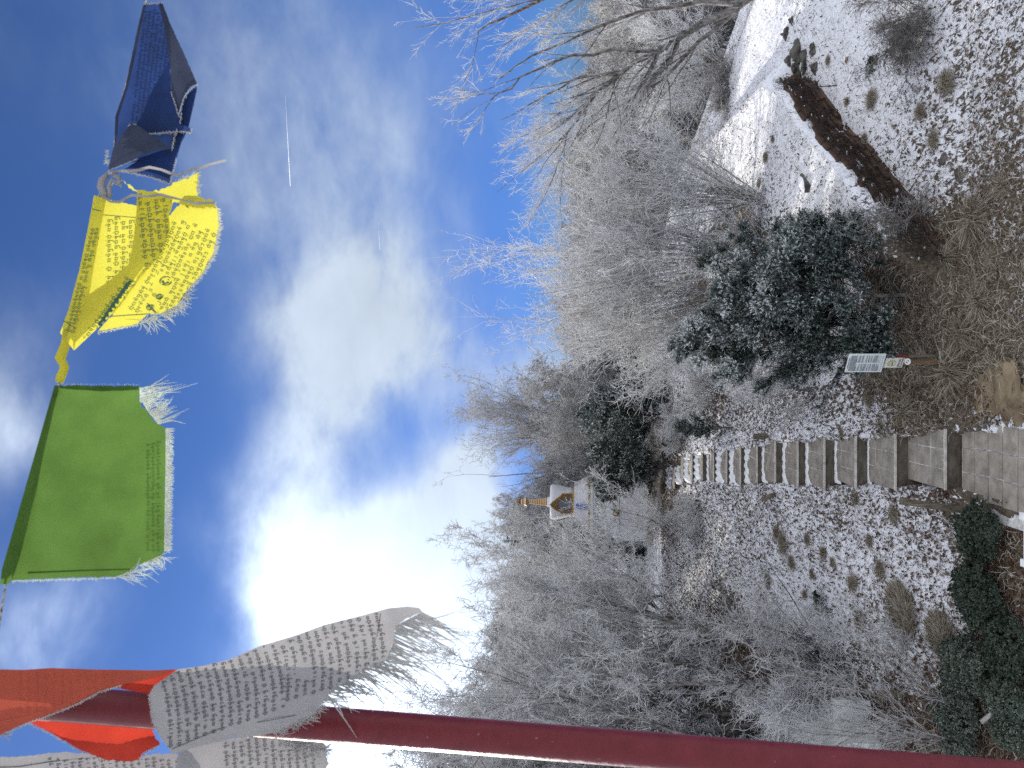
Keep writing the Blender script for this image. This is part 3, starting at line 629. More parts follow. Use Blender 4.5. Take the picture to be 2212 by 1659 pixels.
for i, (X, Y, s) in enumerate(TS):
    g = G(X, Y)
    if i < 4:
        o = mk('grass_tussock', tms[i][0], tms[i][1], M['straw'], attr=tms[i][2]); protos.append(o)
    else:
        o = protos[i % 4].copy(); COL.objects.link(o)
    o.location = (g[0], g[1], on(g[0], g[1])); q_ = rng.uniform(.45, 1.0) * (1.5 if X > 1930 and 430 < Y < 920 else 1); o.scale = (s * q_ * rng.uniform(.8, 1.2), s * q_, s * q_ * .85); o.rotation_euler = (0, 0, i * 1.3)
    tag(o, 'small tuft of dry straw coloured grass growing out of the thin snow', 'grass tuft', 'dry grass tufts on the snowy slope')
# two big combed heaps of grass on the left bank
for (X, Y, rx, ry, hz, lb) in ((1955, 1325, .42, .30, .15, 'larger flattened heap of olive brown grass lying on leafy snow'), (2040, 1385, .32, .24, .13, 'smaller flattened heap of olive brown grass just below the larger heap')):
    g = G(X, Y); e = empty('grass_heap', (g[0], g[1], on(g[0], g[1])), .5, lb, 'grass heap', 'combed heaps of dead grass')
    V, F = lump((0, 0, 0), (rx, ry, hz), rng, 4, .2); mb = MB(); mb.add(V, F); mb.build('mound', M['straw_soil'] if 'straw_soil' in M else noise_mat('straw_soil', (.05, .042, .026), (.15, .125, .08), 12, bump=.5, stretch=(1, 4, 1)), e, smooth=True)
    n = 2600; d = unit(rng.normal(size=(n, 3))); d[:, 2] = abs(d[:, 2]); S = d * np.array([rx, ry, hz])
    D = unit(np.stack([np.full(n, .9), np.full(n, -.45), .25 - d[:, 2] * .2], 1) + rng.normal(0, .42, (n, 3)) + d * .35); H = rng.uniform(.08, .26, n)[:, None]
    sdv = unit(np.cross(D, d)) * .0045; V = np.stack([S - sdv, S + sdv, S + D * H + sdv * .4 + d * .015, S + D * H - sdv * .4 + d * .015], 1).reshape(-1, 3)
    mk('blades', V, np.arange(4 * n).reshape(-1, 4), M['straw'], e, attr=rng.uniform(.2, .85, n).repeat(4))
# ---------------------------------------------------------------- trees and shrubs
def depth(p): return float((np.asarray(p) - CP) @ F_)
def atd(X, Y, d): return P(X, Y, d)
def gp(X, Y): g = G(X, Y); return np.array([g[0], g[1], on(g[0], g[1])])
def gd(Y, d):
    """ground point at lateral picture position Y and forward distance d (metres)"""
    x = (829.5 - Y) / FPX * d; return np.array([x, d, on(x, d)])
def height_to(base, Xtop):
    d = depth(base); return P(Xtop, 829.5, d)[2] - base[2]

# frosted spruce cluster on the right of the stairs: one broad and several leaders
def add_conifer(X, Y, Xtop, width, seed, label, dist=None, group=None, **kw):
    b = gp(X, Y) if dist is None else gd(Y, dist)
    H = height_to(b, Xtop); Rb = width / FPX * depth(b) / 2
    return conifer_obj(kw.pop('name', 'spruce'), b, conifer(seed, H, Rb, **kw), label, group, kw.pop('cat', 'conifer'))
bl = dict(shl=.15, bl=.034, w=.0075, nb=10)
bush = lambda t: (min(1, (t + .26) * 3.0)) * (1 - t) ** .55
add_conifer(2012, 645, 1625, 290, 21, 'broad dark spruce with frosted shoots right behind the notice post, the widest of its clump', shape=bush, nbr=95, bmul=16, nsh=21000, dist=13.7, upk=.6, frost=.15, **bl)
add_conifer(1990, 735, 1475, 180, 22, 'tall frosted spruce leaning over the notice panel, nearest the stairs in its clump', shape=bush, nbr=80, bmul=16, nsh=14500, dist=14.4, upk=.7, frost=.22, **bl)
add_conifer(1900, 560, 1520, 140, 23, 'slim dark spruce at the back of the clump next to the bare coppice stems', shape=bush, nbr=50, bmul=14, nsh=6000, dist=15.6, upk=.45, frost=.1, **bl)
add_conifer(1900, 535, 1730, 110, 24, 'low frosted young spruce beside the end of the stone retaining wall', shape=bush, nbr=36, bmul=14, nsh=4200, dist=14.0, upk=.7, frost=.15, **bl)
# junipers by the stupa
far = dict(shl=.16, bl=.05, w=.012, nb=8, frost=.12)
add_conifer(1436, 895, 1296, 135, 31, 'dark green juniper with pale frosted edges right of the white stupa', dist=26.6, shape=bush, nbr=150, nsh=7000, upk=.7, name='juniper', **far)
add_conifer(1444, 1005, 1335, 120, 32, 'rounded grey green juniper covering the right foot of the white stupa', dist=25.6, shape=lambda t: (min(1, (t + .1) * 2.4)) * (1 - t) ** .42, nbr=160, nsh=7500, upk=.75, name='juniper', **far)
add_conifer(1440, 840, 1350, 90, 34, 'small dark juniper half hidden by bare stems at the right end of the juniper row', dist=26.4, shape=bush, nbr=90, nsh=3500, upk=.5, name='juniper', **far)
add_conifer(1534, 921, 1466, 36, 33, 'small dark cone shaped evergreen beside the upper stairs', dist=21.0, shape=lambda t: (1 - t) ** .5 * min(1, t * 5 + .5), nbr=80, nsh=2600, shl=.07, bl=.025, w=.006, nb=8, upk=.9, frost=.05, name='dwarf_conifer')
# two spruces whose tips stand above the skyline on the left, and a dark row of spruces added outside the left edge to keep the garden in shade
spk = dict(nbr=240, nsh=6500, shl=.30, bl=.085, w=.022, nb=8, upk=-.1, tier=True, frost=.25)
spd = conifer(41, 9.5, 2.2, shape=lambda t: (1 - t) ** .85, **spk)
s1_ = conifer_obj('spruce', gd(1165, 37), spd, 'dark spruce whose tip stands above the frosted wood left of the stupa')
h_ = height_to(gd(1165, 37), 1062) / 9.5; s1_.scale = (h_ * .9, h_ * .9, h_)
b = gd(1312, 33); c = copytree(s1_, b, 1.0, height_to(b, 1046) / 9.5, 'dark spruce whose tip rises above the skyline behind the left birches')
b = gd(1205, 33); c = copytree(s1_, b, 1.9, height_to(b, 1270) / 9.5, 'low dark spruce half hidden in frosted twigs directly left of the stupa')
for i, (x, y, s) in enumerate([(-13.5, 21.5, 1.05), (-15.4, 23.8, 1.15), (-11.8, 19.4, .92), (-17.5, 26.5, 1.2), (-12.6, 24.5, .9), (-10.6, 17.6, .82), (-16.5, 21.5, 1.1), (-19.5, 29, 1.2), (-9.7, 15.6, .75), (-14.6, 27.3, .95), (-17, 31, 1.0)]):
    copytree(s1_, (x, y, on(x, y)), i * 1.1, (s * 1.25, s * 1.25, s), 'dark spruce added beyond the left edge to keep the garden in shade', 'spruces added beyond the left edge for shade')

# ---- left frosted trees
def place_tree(name, base, wood, fine, label, group=None, **k):
    return tree_obj(name, base, wood, fine, label, 'tree', group, **k)
b = gp(1790, 1415); H = height_to(b, 985)
w_, f_ = crown_tree(1, H, 6.6, 5, 40, 420, 5600, 21000, .10, .08, .30, .0070, low=.30, open_=.75, tr_fine=-.02, tl=.34)
b = gp(1790, 1450)
T1 = place_tree('frosted_tree', b, w_, f_, 'large many stemmed tree white with hoar frost, dark stems on the left bank'); T1.scale = (.82, .82, 1)
b = gp(1720, 1275); H = height_to(b, 1090)
w_, f_ = crown_tree(2, H, 5.0, 4, 34, 300, 4000, 12500, .07, .08, .28, .0075, low=.2, open_=.75, tr_fine=-.02, tl=.32)
T2 = place_tree('frosted_tree', gd(1355, 21.5), w_, f_, 'frosted twiggy tree between the stupa and the large left tree')
w_, f_ = crown_tree(3, 7.6, 5.0, 3, 36, 330, 4000, 12500, .10, .09, .32, .0070, low=.25, open_=.6, tl=.34)
T3 = place_tree('frosted_tree', gd(1530, 18.5), w_, f_, 'frosted birch rising beside the red pole behind the white prayer flag')
T3.scale = (1, 1, height_to(gd(1530, 18.5), 905) / 7.6)
b = gd(1640, 16.2); c = copytree(T3, b, 2.1, (.9, .9, height_to(b, 800) / 7.6), 'frosted tree at the left edge of the garden behind the red pole')
b = gd(1460, 22.5); c = copytree(T1, b, 2.4, (1, 1, height_to(b, 1000) / height_to(gp(1790, 1415), 985)), 'frosted tree standing just behind the large left tree, its top against the white cloud')
b = gd(1360, 24); c = copytree(T2, b, 3.4, (1.2, 1.2, height_to(b, 1075) / height_to(gp(1720, 1275), 1090)), 'frosted tree behind the left bank whose rounded top meets the glowing cloud')
b = gd(1268, 26.0); c = copytree(T2, b, .7, (.58, .58, height_to(b, 1200) / height_to(gp(1720, 1275), 1090)), 'low frosted tree whose twigs reach across the left half of the stupa')
b = gd(1165, 36); c = copytree(T1, b, 4.0, (.9, .9, height_to(b, 1095) / height_to(gp(1790, 1415), 985)), 'pale frosted tree behind the spire of the stupa on its left')
b = gd(1245, 34); c = copytree(T3, b, 1.0, (1.3, 1.3, height_to(b, 1100) / 7.6), 'pale frosted tree on the skyline under the left spruce tip')
# fan shaped shrub with dark bent stems at the foot of the left trees, and thin ones lower down
rng = np.random.RandomState(8)
def shrub(seed, base, aims, stem_r=.02, n2=160, n3=1500, n4=3500, tw=.24, tw_r=.0042, label='', name='bare_shrub', top=.8, trop=.03, cat='shrub', group=None, wig=.11, hi=.018, tropf=.0, nst=2, spread=.12, bark='bark'):
    """shrub whose stems run from base to the aim points (world)"""
    rg_ = np.random.RandomState(seed); S = []; D = []; Ln = []
    for a in aims:
        for j in range(nst):
            v = np.array(a) - base + rg_.normal(0, spread, 3) * np.linalg.norm(np.array(a) - base)
            l = np.linalg.norm(v); S.append(rg_.normal(0, .07, 3) * np.array([1, 1, .2]) - np.array([0, 0, .1])); D.append(v / l); Ln.append(l * rg_.uniform(.8, 1.05))
    S = np.array(S); D = np.array(D); Ln = np.array(Ln)
    l0 = grow(rg_, S, D - np.array([0, 0, trop * 3]), Ln, np.full(len(S), stem_r) * rg_.uniform(.6, 1, len(S)), 9, wig, trop, R1=.25)
    l1 = sprout(rg_, l0, n2, .2, 1, .5, .18, .38, .3, .5, 6, .12, trop, .45, rmin=.006, R1=.4)
    l2 = sprout(rg_, l1, n3, .1, 1, .65, .25, .5, .35, .6, 5, .28, tropf, .35, rmin=tw_r, L=tw * 1.5)
    l3 = sprout(rg_, l2, n4, .1, 1, .8, .3, .5, .35, .85, 3, .36, tropf, .3, rmin=tw_r * .9, L=tw)
    return tree_obj(name, base, [l0], [l1, l2, l3], label, cat, group, top=top, hi=hi, parts=('stems', 'twigs'), bark=bark)
b = gp(1760, 1400); d0 = depth(b)
shrub(51, b, [P(1640, 1250, d0 - 1.2), P(1660, 1300, d0 - 1.5), P(1600, 1290, d0 - .8), P(1690, 1330, d0 - 1.4), P(1560, 1340, d0 - .6), P(1630, 1380, d0 - 1)], .022, 120, 1000, 1800, tw_r=.0055, label='dark stemmed shrub fanning to the right over clean snow on the left bank', top=.75)
b = gp(2110, 1600); d0 = depth(b)
shrub(52, b, [P(1750, 1480, d0 + .5), P(1830, 1440, d0 + .4), P(1700, 1560, d0 + 1), P(1880, 1540, d0), P(1800, 1600, d0 + .6), P(1950, 1480, d0)], .020, 110, 480, 600, tw_r=.0045, label='bare frosted shrub with long slanting stems above the lower left evergreens', top=.6, tw=.20)
b = gp(1960, 1570); d0 = depth(b)
shrub(53, b, [P(1700, 1450, d0 + .6), P(1760, 1400, d0), P(1820, 1500, d0 - .4), P(1650, 1590, d0 + .5), P(1800, 1640, d0)], .018, 90, 460, 650, tw_r=.005, label='tangled bare shrub full of frosted twigs in front of the frozen pond', top=.7, tw=.22)
b = gp(1850, 1470); d0 = depth(b)
shrub(54, b, [P(1620, 1500, d0 + .6), P(1640, 1440, d0), P(1700, 1560, d0 - .4), P(1560, 1480, d0 + .5), P(1600, 1580, d0)], .03, 150, 1500, 3200, tw_r=.006, label='thick dark stemmed shrub with bright frosted tips left of the large tree', top=.85, tw=.24)
b = gp(1960, 1370); d0 = depth(b)
shrub(55, b, [P(1850, 1360, d0), P(1880, 1420, d0 - .3), P(1900, 1310, d0), P(1890, 1480, d0)], .008, 40, 260, 400, label='wispy frosted sprigs beside the larger grass heap', top=.7, tw=.16, tw_r=.003)

# ---- right hand coppiced shrubs (many straight stems fanning up)
def coppice(seed, X, Y, dist, aims, label, n=5, **k):
    b = gd(Y, dist) if dist else gp(X, Y); d = depth(b)
    return shrub(seed, b, [P(x_, y_, d + dz) for (x_, y_, dz) in aims], label=label, nst=n, **k)
cp = dict(n2=300, n3=1700, n4=2300, tw=.30, tw_r=.0060, spread=.09, trop=.02, wig=.06, top=.85, hi=.03, tropf=.05, bark='bark_pale')
coppice(61, 0, 560, 19.0, [(1115, 520, 0), (1130, 575, .5), (1180, 500, -.5), (1250, 470, .4), (1160, 610, 0)], 'tall coppiced hazel with the highest frosted shoots on the right, behind the spruce clump', stem_r=.032, **cp)
coppice(62, 0, 640, 20.0, [(1150, 655, 0), (1135, 690, .5), (1190, 720, -.5), (1210, 640, .4), (1260, 760, 0)], 'coppiced hazel of grey frosted shoots left of the tallest hazel', stem_r=.03, **cp)
coppice(63, 0, 440, 18.5, [(1260, 390, 0), (1240, 430, .5), (1330, 350, -.5), (1290, 330, .4), (1250, 480, 0), (1400, 310, 0)], 'wide coppiced shrub leaning right over the snow above the retaining wall', stem_r=.028, **cp)
coppice(64, 0, 700, 21.0, [(1220, 790, 0), (1280, 800, .5), (1330, 830, -.5), (1240, 740, .4), (1370, 800, .3)], 'frosted shrub with thin arching shoots right of the juniper row', stem_r=.022, n=2, **cp)
cp2 = dict(n2=120, n3=900, n4=1300, tw=.2, tw_r=.0052, spread=.12, trop=.02, wig=.12, top=.9, hi=.02, tropf=.03)
coppice(65, 1650, 540, 0, [(1500, 420, 0), (1480, 480, 0), (1540, 380, 0), (1520, 560, 0), (1490, 620, -.4)], 'low tangle of brown arching stems between the hazels and the spruce clump', stem_r=.016, **cp2)
coppice(66, 1620, 470, 0, [(1330, 260, 0), (1380, 230, .4), (1420, 250, 0), (1450, 330, 0)], 'sparse thorny shrub reaching right across the snow slope', n=2, stem_r=.014, **{**cp2, 'n3': 420, 'n4': 500, 'top': .5})
coppice(67, 1560, 850, 0, [(1430, 780, 0), (1440, 750, 0), (1480, 880, 0), (1465, 830, 0), (1490, 780, 0)], 'pale frosted briar bush above the stairs between spruce and junipers', stem_r=.012, **cp2)
coppice(68, 1760, 850, 0, [(1560, 800, 0), (1600, 860, 0), (1540, 850, 0), (1650, 900, 0), (1620, 760, 0), (1700, 920, -.2)], 'thorny briar with white frosted tips leaning towards the middle of the stairs', n=3, stem_r=.012, **{**cp2, 'n3': 800, 'top': .9})
coppice(69, 1480, 960, 0, [(1430, 930, 0), (1435, 880, 0)], 'low frosted brush at the top right of the stairs', stem_r=.01, **cp2)
coppice(70, 1510, 1080, 0, [(1462, 1090, 0), (1455, 1140, 0), (1470, 1160, 0), (1480, 1100, 0)], 'low frosted brush at the top left of the stairs', stem_r=.01, **cp2)
coppice(75, 1500, 1165, 0, [(1190, 1105, 0), (1250, 1085, 0), (1330, 1110, 0), (1290, 1150, 0), (1220, 1145, 0), (1360, 1140, 0)], 'young frosted tree whose thin twigs cross the left half of the stupa', n=2, stem_r=.018, **{**cp2, 'n2': 110, 'n3': 900, 'n4': 1300, 'tw_r': .006})
coppice(71, 2000, 500, 0, [(1900, 430, 0), (1940, 400, 0), (1880, 520, 0), (1960, 560, 0), (1850, 470, 0)], 'thin brown briar growing over the lower end of the retaining wall', n=2, stem_r=.009, **{**cp2, 'n3': 300, 'n4': 350, 'top': .45, 'n2': 60})
b = gp(1990, 20); d0 = depth(b)
shrub(72, b, [P(1850, 60, d0), P(1870, 120, d0), P(1910, 10, d0), P(1830, 20, d0 + .3), P(1900, 150, d0 - .2), P(1940, 90, d0 - .3)], .010, 160, 1100, 1300, tw=.22, tw_r=.0038, label='brown twiggy shrub hanging in from the right edge over the snow', top=.35, trop=-.03, tropf=-.05, nst=4)
coppice(73, 1480, 160, 23.5, [(1380, 150, 0), (1400, 60, 0), (1380, 230, 0), (1440, 30, 0), (1420, 280, 0)], 'sunlit frosted thicket behind the snow crest on the right', n=6, stem_r=.02, **{**cp, 'tw_r': .0055, 'top': .9})
coppice(74, 1600, 190, 21.4, [(1540, 170, 0), (1530, 210, 0), (1550, 140, 0), (1560, 240, 0)], 'small dark brushy shrub on the bright snow crest', n=6, stem_r=.012, **{**cp2, 'top': .5})

# ---- big tree at the right edge: limbs follow the photo, at 19-20 m
def limb(pts, r0, r1, rg_, n=10):
    pts = np.array(pts); t = np.linspace(0, len(pts) - 1, n + 1); i = np.minimum(t.astype(int), len(pts) - 2); f = (t - i)[:, None]
    q = pts[i] * (1 - f) + pts[i + 1] * f; q[1:-1] += rg_.normal(0, .03, (n - 1, 3))
    return q, np.linspace(r0, r1, n + 1)
rg_ = np.random.RandomState(77); base = gd(-45, 19.6); D0 = depth(base)
lim = [([(1660, -45, 0), (1600, 12, 0), (1500, 62, -.1), (1420, 110, -.3), (1340, 158, -.5), (1270, 215, -.7), (1215, 300, -.9)], .125, .022),
       ([(1600, 12, 0), (1560, 50, .2), (1500, 100, .3), (1430, 170, .4), (1370, 210, .4), (1300, 250, .3), (1230, 310, .2)], .07, .012),
       ([(1605, 8, 0), (1520, 5, .3), (1400, 20, .6), (1290, 60, .8), (1150, 120, .9), (1080, 170, .8)], .08, .012),
       ([(1650, -50, 0), (1540, -60, .2), (1380, -50, .3), (1200, -10, .2), (1080, 40, 0), (1030, 70, 0)], .12, .012),
       ([(1420, 110, -.3), (1300, 110, -.6), (1200, 130, -.8), (1110, 180, -.9), (1060, 215, -.9)], .05, .01),
       ([(1380, -50, .3), (1250, -60, .2), (1100, -30, 0), (1010, 5, -.2)], .06, .01),
       ([(1340, 158, -.5), (1250, 165, -.3), (1160, 215, 0), (1080, 260, .2)], .035, .008),
       ([(1500, 100, .3), (1440, 130, .9), (1350, 190, 1.4), (1270, 260, 1.6)], .035, .008)]
Pn, Rn = [], []
for pts, r0, r1 in lim:
    q, r = limb([P(a, b_, D0 + dz) - base for a, b_, dz in pts], r0, r1, rg_); Pn.append(q); Rn.append(r)
l0 = (np.array(Pn), np.array(Rn))
tv = (-.35, -.05, .9)
l1 = sprout(rg_, l0, 75, .25, 1, .55, .15, .42, .25, .45, 8, .08, .06, .45, rmin=.011, R1=.35, tropv=tv)
l2 = sprout(rg_, l1, 620, .1, 1, .5, .15, .45, .25, .5, 7, .10, .07, .4, rmin=.0075, tropv=tv)
l3 = sprout(rg_, l2, 3600, .1, 1, .5, .15, .5, .3, .6, 4, .12, .07, .35, rmin=.0050, L=.36, tropv=tv)
l4 = sprout(rg_, l3, 5200, .1, 1, .6, .2, .5, .3, .8, 3, .16, .06, .3, rmin=.0044, L=.15, tropv=tv)
tree_obj('bare_tree', base, [l0, l1], [l2, l3, l4], 'large bare tree leaning in from the right edge, frost on its upswept branches', top=.82, hi=.024, bark='bark')

# ---- trees right of and behind the stupa
w_, f_ = crown_tree(12, 8.0, 6.6, 9, 80, 700, 5200, 7000, .11, .10, .34, .0080, low=.10, open_=.5, tr_fine=.06, tl=.5, clump=.15)
b = gd(968, 38); Tf = place_tree('bare_tree', b, w_, f_, 'tall fan shaped bare tree with dark limbs right behind the stupa', top=.72, hi=.026)
Tf.scale = (1.1, 1.1, height_to(b, 990) / 8.0)
w_, f_ = crown_tree(13, 6.0, 5.4, 4, 40, 380, 4400, 12000, .08, .07, .30, .0105, low=.12, open_=.7, tl=.36)
H13 = 6.0
def wood_tree(Y, dist, Xtop, label, src, Hs, rz, wid=1.0, group=None):
    b = gd(Y, dist); h = height_to(b, Xtop) / Hs
    return copytree(src, b, rz, (wid * max(h, .6), wid * max(h, .6), h), label, group)
b = gd(885, 31); T13 = place_tree('frosted_tree', b, w_, f_, 'dense grey frosted tree right of the fan shaped tree'); T13.scale = (.85, .85, height_to(b, 1145) / H13)
wood_tree(935, 33, 1195, 'frosted bushy tree directly behind the dome of the stupa', T13, H13, 1.5, .8)
wood_tree(1035, 35, 1165, 'frosted bushy tree behind the stupa between its spire and the fan shaped tree', T13, H13, 2.9, .8)
w_, f_ = crown_tree(14, 7.0, 5.0, 3, 30, 260, 3000, 7000, .09, .10, .34, .0125, low=.12, open_=.55, tr_fine=.03, tl=.5)
b = gd(780, 36); T14 = place_tree('frosted_tree', b, w_, f_, 'pale frosted tree in the wood above the right junipers, nearest the fan shaped tree', top=.9); T14.scale = (1, 1, height_to(b, 1215) / 7)
wood_tree(1085, 38, 1105, 'tall frosted tree directly behind the spire of the stupa', T13, H13, 4.1, .75)
wood_tree(1125, 40, 1092, 'tall frosted tree left of the spire of the stupa, behind the paler one', T13, H13, 5.3, .7)
SH = lambda k: 'pale frosted bare tree standing in the wood along the skyline'
GRP = 'frosted trees of the wood along the skyline'
rw = np.random.RandomState(5); cnt = 0
def sky_top(Y):
    return float(np.interp(Y, [-200, 0, 150, 300, 380, 450, 600, 700, 800, 900, 1050, 1150, 1250, 1350, 1500, 1700, 1900], [1330, 1290, 1265, 1245, 1215, 1222, 1240, 1225, 1235, 1200, 1180, 1120, 1105, 1060, 1020, 960, 930]))
for ring, (dist, n, lo, hi_) in enumerate([(34, 15, -60, 860), (42, 16, -150, 900), (54, 18, -200, 1000), (66, 20, -250, 1000), (40, 7, 1100, 1700), (52, 8, 1000, 1900)]):
    for i in range(n):
        Y = lo + (hi_ - lo) * (i + .5) / n + rw.uniform(-18, 18); dd = dist * rw.uniform(.93, 1.08)
        b = gd(Y, dd); top = sky_top(Y) + rw.uniform(-12, 30) + (60 if ring == 0 else (25 if ring == 1 else 0)); h = height_to(b, top) / 7.0
        src = [T14, T13][rw.randint(2)]; Hs = 7.0 if src is T14 else H13; h = height_to(b, top) / Hs
        if h < .2: continue
        copytree(src, b, rw.uniform(0, 6.28), (max(h, .7) * rw.uniform(.8, 1.1),) * 2 + (h,), SH(0), GRP); cnt += 1
T14['label'] = 'pale frosted tree above the right junipers, first of the wood beside the fan shaped tree'

# ---- evergreen shrubs along the lower left
def lshrub(seed, X, Y, w, hgt, nl, label, size=.028, frost=.35, kb=.33, k2=None):
    b = gp(X, Y); d = depth(b); r = w / FPX * d / 2
    rg_ = np.random.RandomState(seed); bl_ = [(0, 0, hgt * .3, r * .8, r * .7, hgt * .7)]
    for j in range(5): a = rg_.uniform(0, 6.28); bl_.append((math.cos(a) * r * .6, math.sin(a) * r * .45, hgt * rg_.uniform(.15, .55), r * .5, r * .5, hgt * rg_.uniform(.35, .55)))
    wood, (V, F, k) = leafy_shrub(seed, bl_, nl, size, frost, kb)
    e = empty('evergreen_shrub', b, 0, label, 'shrub', 'broad leaved evergreens along the lower left')
    Vt, Ft, r_ = tubes(wood); mk('stems', Vt, Ft, M['bark'], e, smooth=True); mk('leaves', V, F, M['leafgreen'], e, attr=k)
lshrub(81, 2150, 1150, 150, .62, 3600, 'dark green evergreen shrub beside the white rail, nearest the landing')
lshrub(82, 2150, 1290, 160, .60, 3800, 'dark evergreen shrub below the grass heaps, left of the shrub by the white rail')
lshrub(83, 2125, 1430, 170, .62, 4200, 'blue green frosted evergreen shrub level with the grass heaps', frost=.5, kb=.42)
lshrub(84, 2110, 1560, 180, .70, 4600, 'blue green frosted evergreen shrub nearest the foot of the red pole', frost=.5, kb=.42)
lshrub(85, 2200, 1380, 170, .45, 3600, 'low dark evergreen at the bottom edge under the blue green shrubs')
lshrub(86, 2200, 1520, 190, .5, 4200, 'low frosted evergreen at the bottom left corner of the garden', frost=.45, kb=.4)
# ivy leaves above the right corner of the snow
def ivy(seed, X, Y, w, h, nl, label):
    b = gp(X, Y); r = w / FPX * depth(b) / 2
    wood, (V, F, k) = leafy_shrub(seed, [(0, 0, 0, r, r * 1.4, h), (r * .7, r * .5, 0, r * .6, r, h * .8)], nl, .03, .15, .2)
    e = empty('ivy_patch', b, 0, label, 'ivy'); Vt, Ft, r_ = tubes(wood); mk('stems', Vt, Ft, M['bark'], e, smooth=True); mk('leaves', V, F, M['leafgreen'], e, attr=k)
ivy(91, 1945, 95, 90, .14, 420, 'patch of dark ivy on snow under the hanging brown shrub')
ivy(92, 1885, 140, 40, .08, 130, 'little group of dark leaves on clean snow right of the wall')
# the glossy dark plant on clean snow
b = gp(1775, 1300); e = empty('broad_leaf_plant', b, 0, 'glossy dark green plant with big folded leaves on clean snow of the left bank', 'plant')
rg_ = np.random.RandomState(6)
for j in range(7):
    a = j * .9; tilt = rg_.uniform(.25, .7); L2 = rg_.uniform(.22, .34); mb = MB(); n = 7; V = []
    for i in range(n):
        t = i / (n - 1); w2 = .11 * math.sin(math.pi * min(t * .9 + .07, 1)) ** .8; r = L2 * t; z = .03 + r * tilt * (1 - .55 * t)
        for s in (-1, 0, 1): V.append((math.cos(a) * r - math.sin(a) * w2 * s, math.sin(a) * r + math.cos(a) * w2 * s, z + abs(s) * w2 * .45))
    mb.add(V, [(i * 3 + s, i * 3 + s + 1, (i + 1) * 3 + s + 1, (i + 1) * 3 + s) for i in range(n - 1) for s in (0, 1)])
    mb.build('leaf', M.setdefault('gloss', noise_mat('glossy_leaf', (.010, .028, .016), (.035, .075, .040), 7, rough=.32, bump=.2)), e, smooth=True)
# ---------------------------------------------------------------- retaining wall of stacked stones with dead ivy
rng = np.random.RandomState(14)
w = empty('retaining_wall', (WALL[2][0], WALL[2][1], 0), 0, 'low dry stone retaining wall of reddish brown slabs running diagonally across the snow', 'wall')
wo = np.array([WALL[2][0], WALL[2][1], 0])
wl = np.array(WALL); seg = np.r_[0, np.cumsum(np.linalg.norm(wl[1:] - wl[:-1], axis=1))]
def wpt(s): return np.array([np.interp(s, seg, wl[:, 0]), np.interp(s, seg, wl[:, 1])])
mb = MB(); mc = MB(); s = 0
TOT = seg[-1]
row = 0; z = 0
for row in range(10):
    s = rng.uniform(0, .2)
    while s < TOT - .1:
        ln = rng.uniform(.18, .5)
        if row >= 8 and math.sin(s * 3.1) + .6 * math.sin(s * 7.7 + row) + rng.normal(0, .5) > (.9 if row == 8 else .1): s += ln; continue
        ln = ln; c = wpt(s + ln / 2); t = wpt(min(s + ln, TOT)) - wpt(s); a = math.atan2(t[1], t[0])
        g0 = on(c[0] + .25 * math.sin(a), c[1] - .25 * math.cos(a)) - .06
        hgt = .74 * min(1, .35 + (s / TOT) * 2.2, .45 + (TOT - s) / TOT * 2.5) / 10
        zc = g0 + hgt * (row + .5)
        off = rng.uniform(-.07, .07) + row * .012
        cc = np.array([c[0] - math.sin(a) * off, c[1] + math.cos(a) * off, zc]) - wo
        w0, w1 = wpt(s), wpt(min(s + ln, TOT)); tl_ = -math.atan2(on(w1[0], w1[1] + .5) - on(w0[0], w0[1] + .5), max(ln, .1)) + rng.normal(0, .03); R = np.array([[math.cos(a), -math.sin(a), 0], [math.sin(a), math.cos(a), 0], [0, 0, 1]]) @ np.array([[math.cos(tl_), 0, math.sin(tl_)], [0, 1, 0], [-math.sin(tl_), 0, math.cos(tl_)]])
        mb.box(cc, (ln / 2 * .97, .13, hgt / 2 * rng.uniform(.82, .98)), R, rng.uniform(.93, 1))
        s += ln
mb.build('stonework', M['wallstone'], w, bevel=.008)
mb = MB()
for s in np.arange(.1, TOT, .11):
    if rng.random() < .62: continue
    c = wpt(s); c = np.array([c[0], c[1] - .14, on(c[0], c[1] - .3) + rng.uniform(.2, .62)]) - wo
    V, F = lump(c, (rng.uniform(.015, .05), .025, rng.uniform(.01, .018)), rng, 2, .2); mb.add(V, F)
mb.build('snow_caps', M['snow'], w, smooth=True)
# withered ivy hanging over its lower half
n = 3000; s = rng.uniform(.2, TOT - .3, n); c = np.array([wpt(x) for x in s]); top = np.array([on(a, b + .25) for a, b in c])
S = np.stack([c[:, 0] + rng.normal(0, .03, n), c[:, 1] - .13 - rng.uniform(0, .08, n), top - .12 - rng.random(n) * .48], 1) - wo
l1 = grow(rng, S, np.stack([rng.normal(-.3, .6, n), rng.normal(-.5, .3, n), rng.normal(-.4, .6, n)], 1), rng.uniform(.06, .26, n), np.full(n, .0035), 5, .3, -.1)
V, F, r = tubes([l1]); mk('withered_ivy', V, F, M.setdefault('deadstem', noise_mat('dead_stems', (.016, .012, .010), (.065, .050, .042), 9, bump=0)), w)
# dark rocks above the wall
rk = empty('rock_outcrop', gp(1715, 120), 0, 'dark jagged rock outcrop showing through snow just right of the wall top', 'rock')
for (X, Y, rx, ry, rz_) in [(1700, 75, .12, .08, .09), (1712, 45, .08, .06, .06), (1722, 112, .22, .14, .11), (1738, 132, .26, .14, .10), (1722, 152, .18, .14, .10), (1756, 108, .12, .09, .07), (1762, 145, .14, .1, .07), (1705, 130, .12, .1, .07)]:
    g = gp(X, Y) - np.array(rk.location); V, F = lump(g, (rx, ry, rz_), rng, 5, .45, freq=3); mb = MB(); mb.add(V, F); mb.build('boulder', M['rock'], rk)
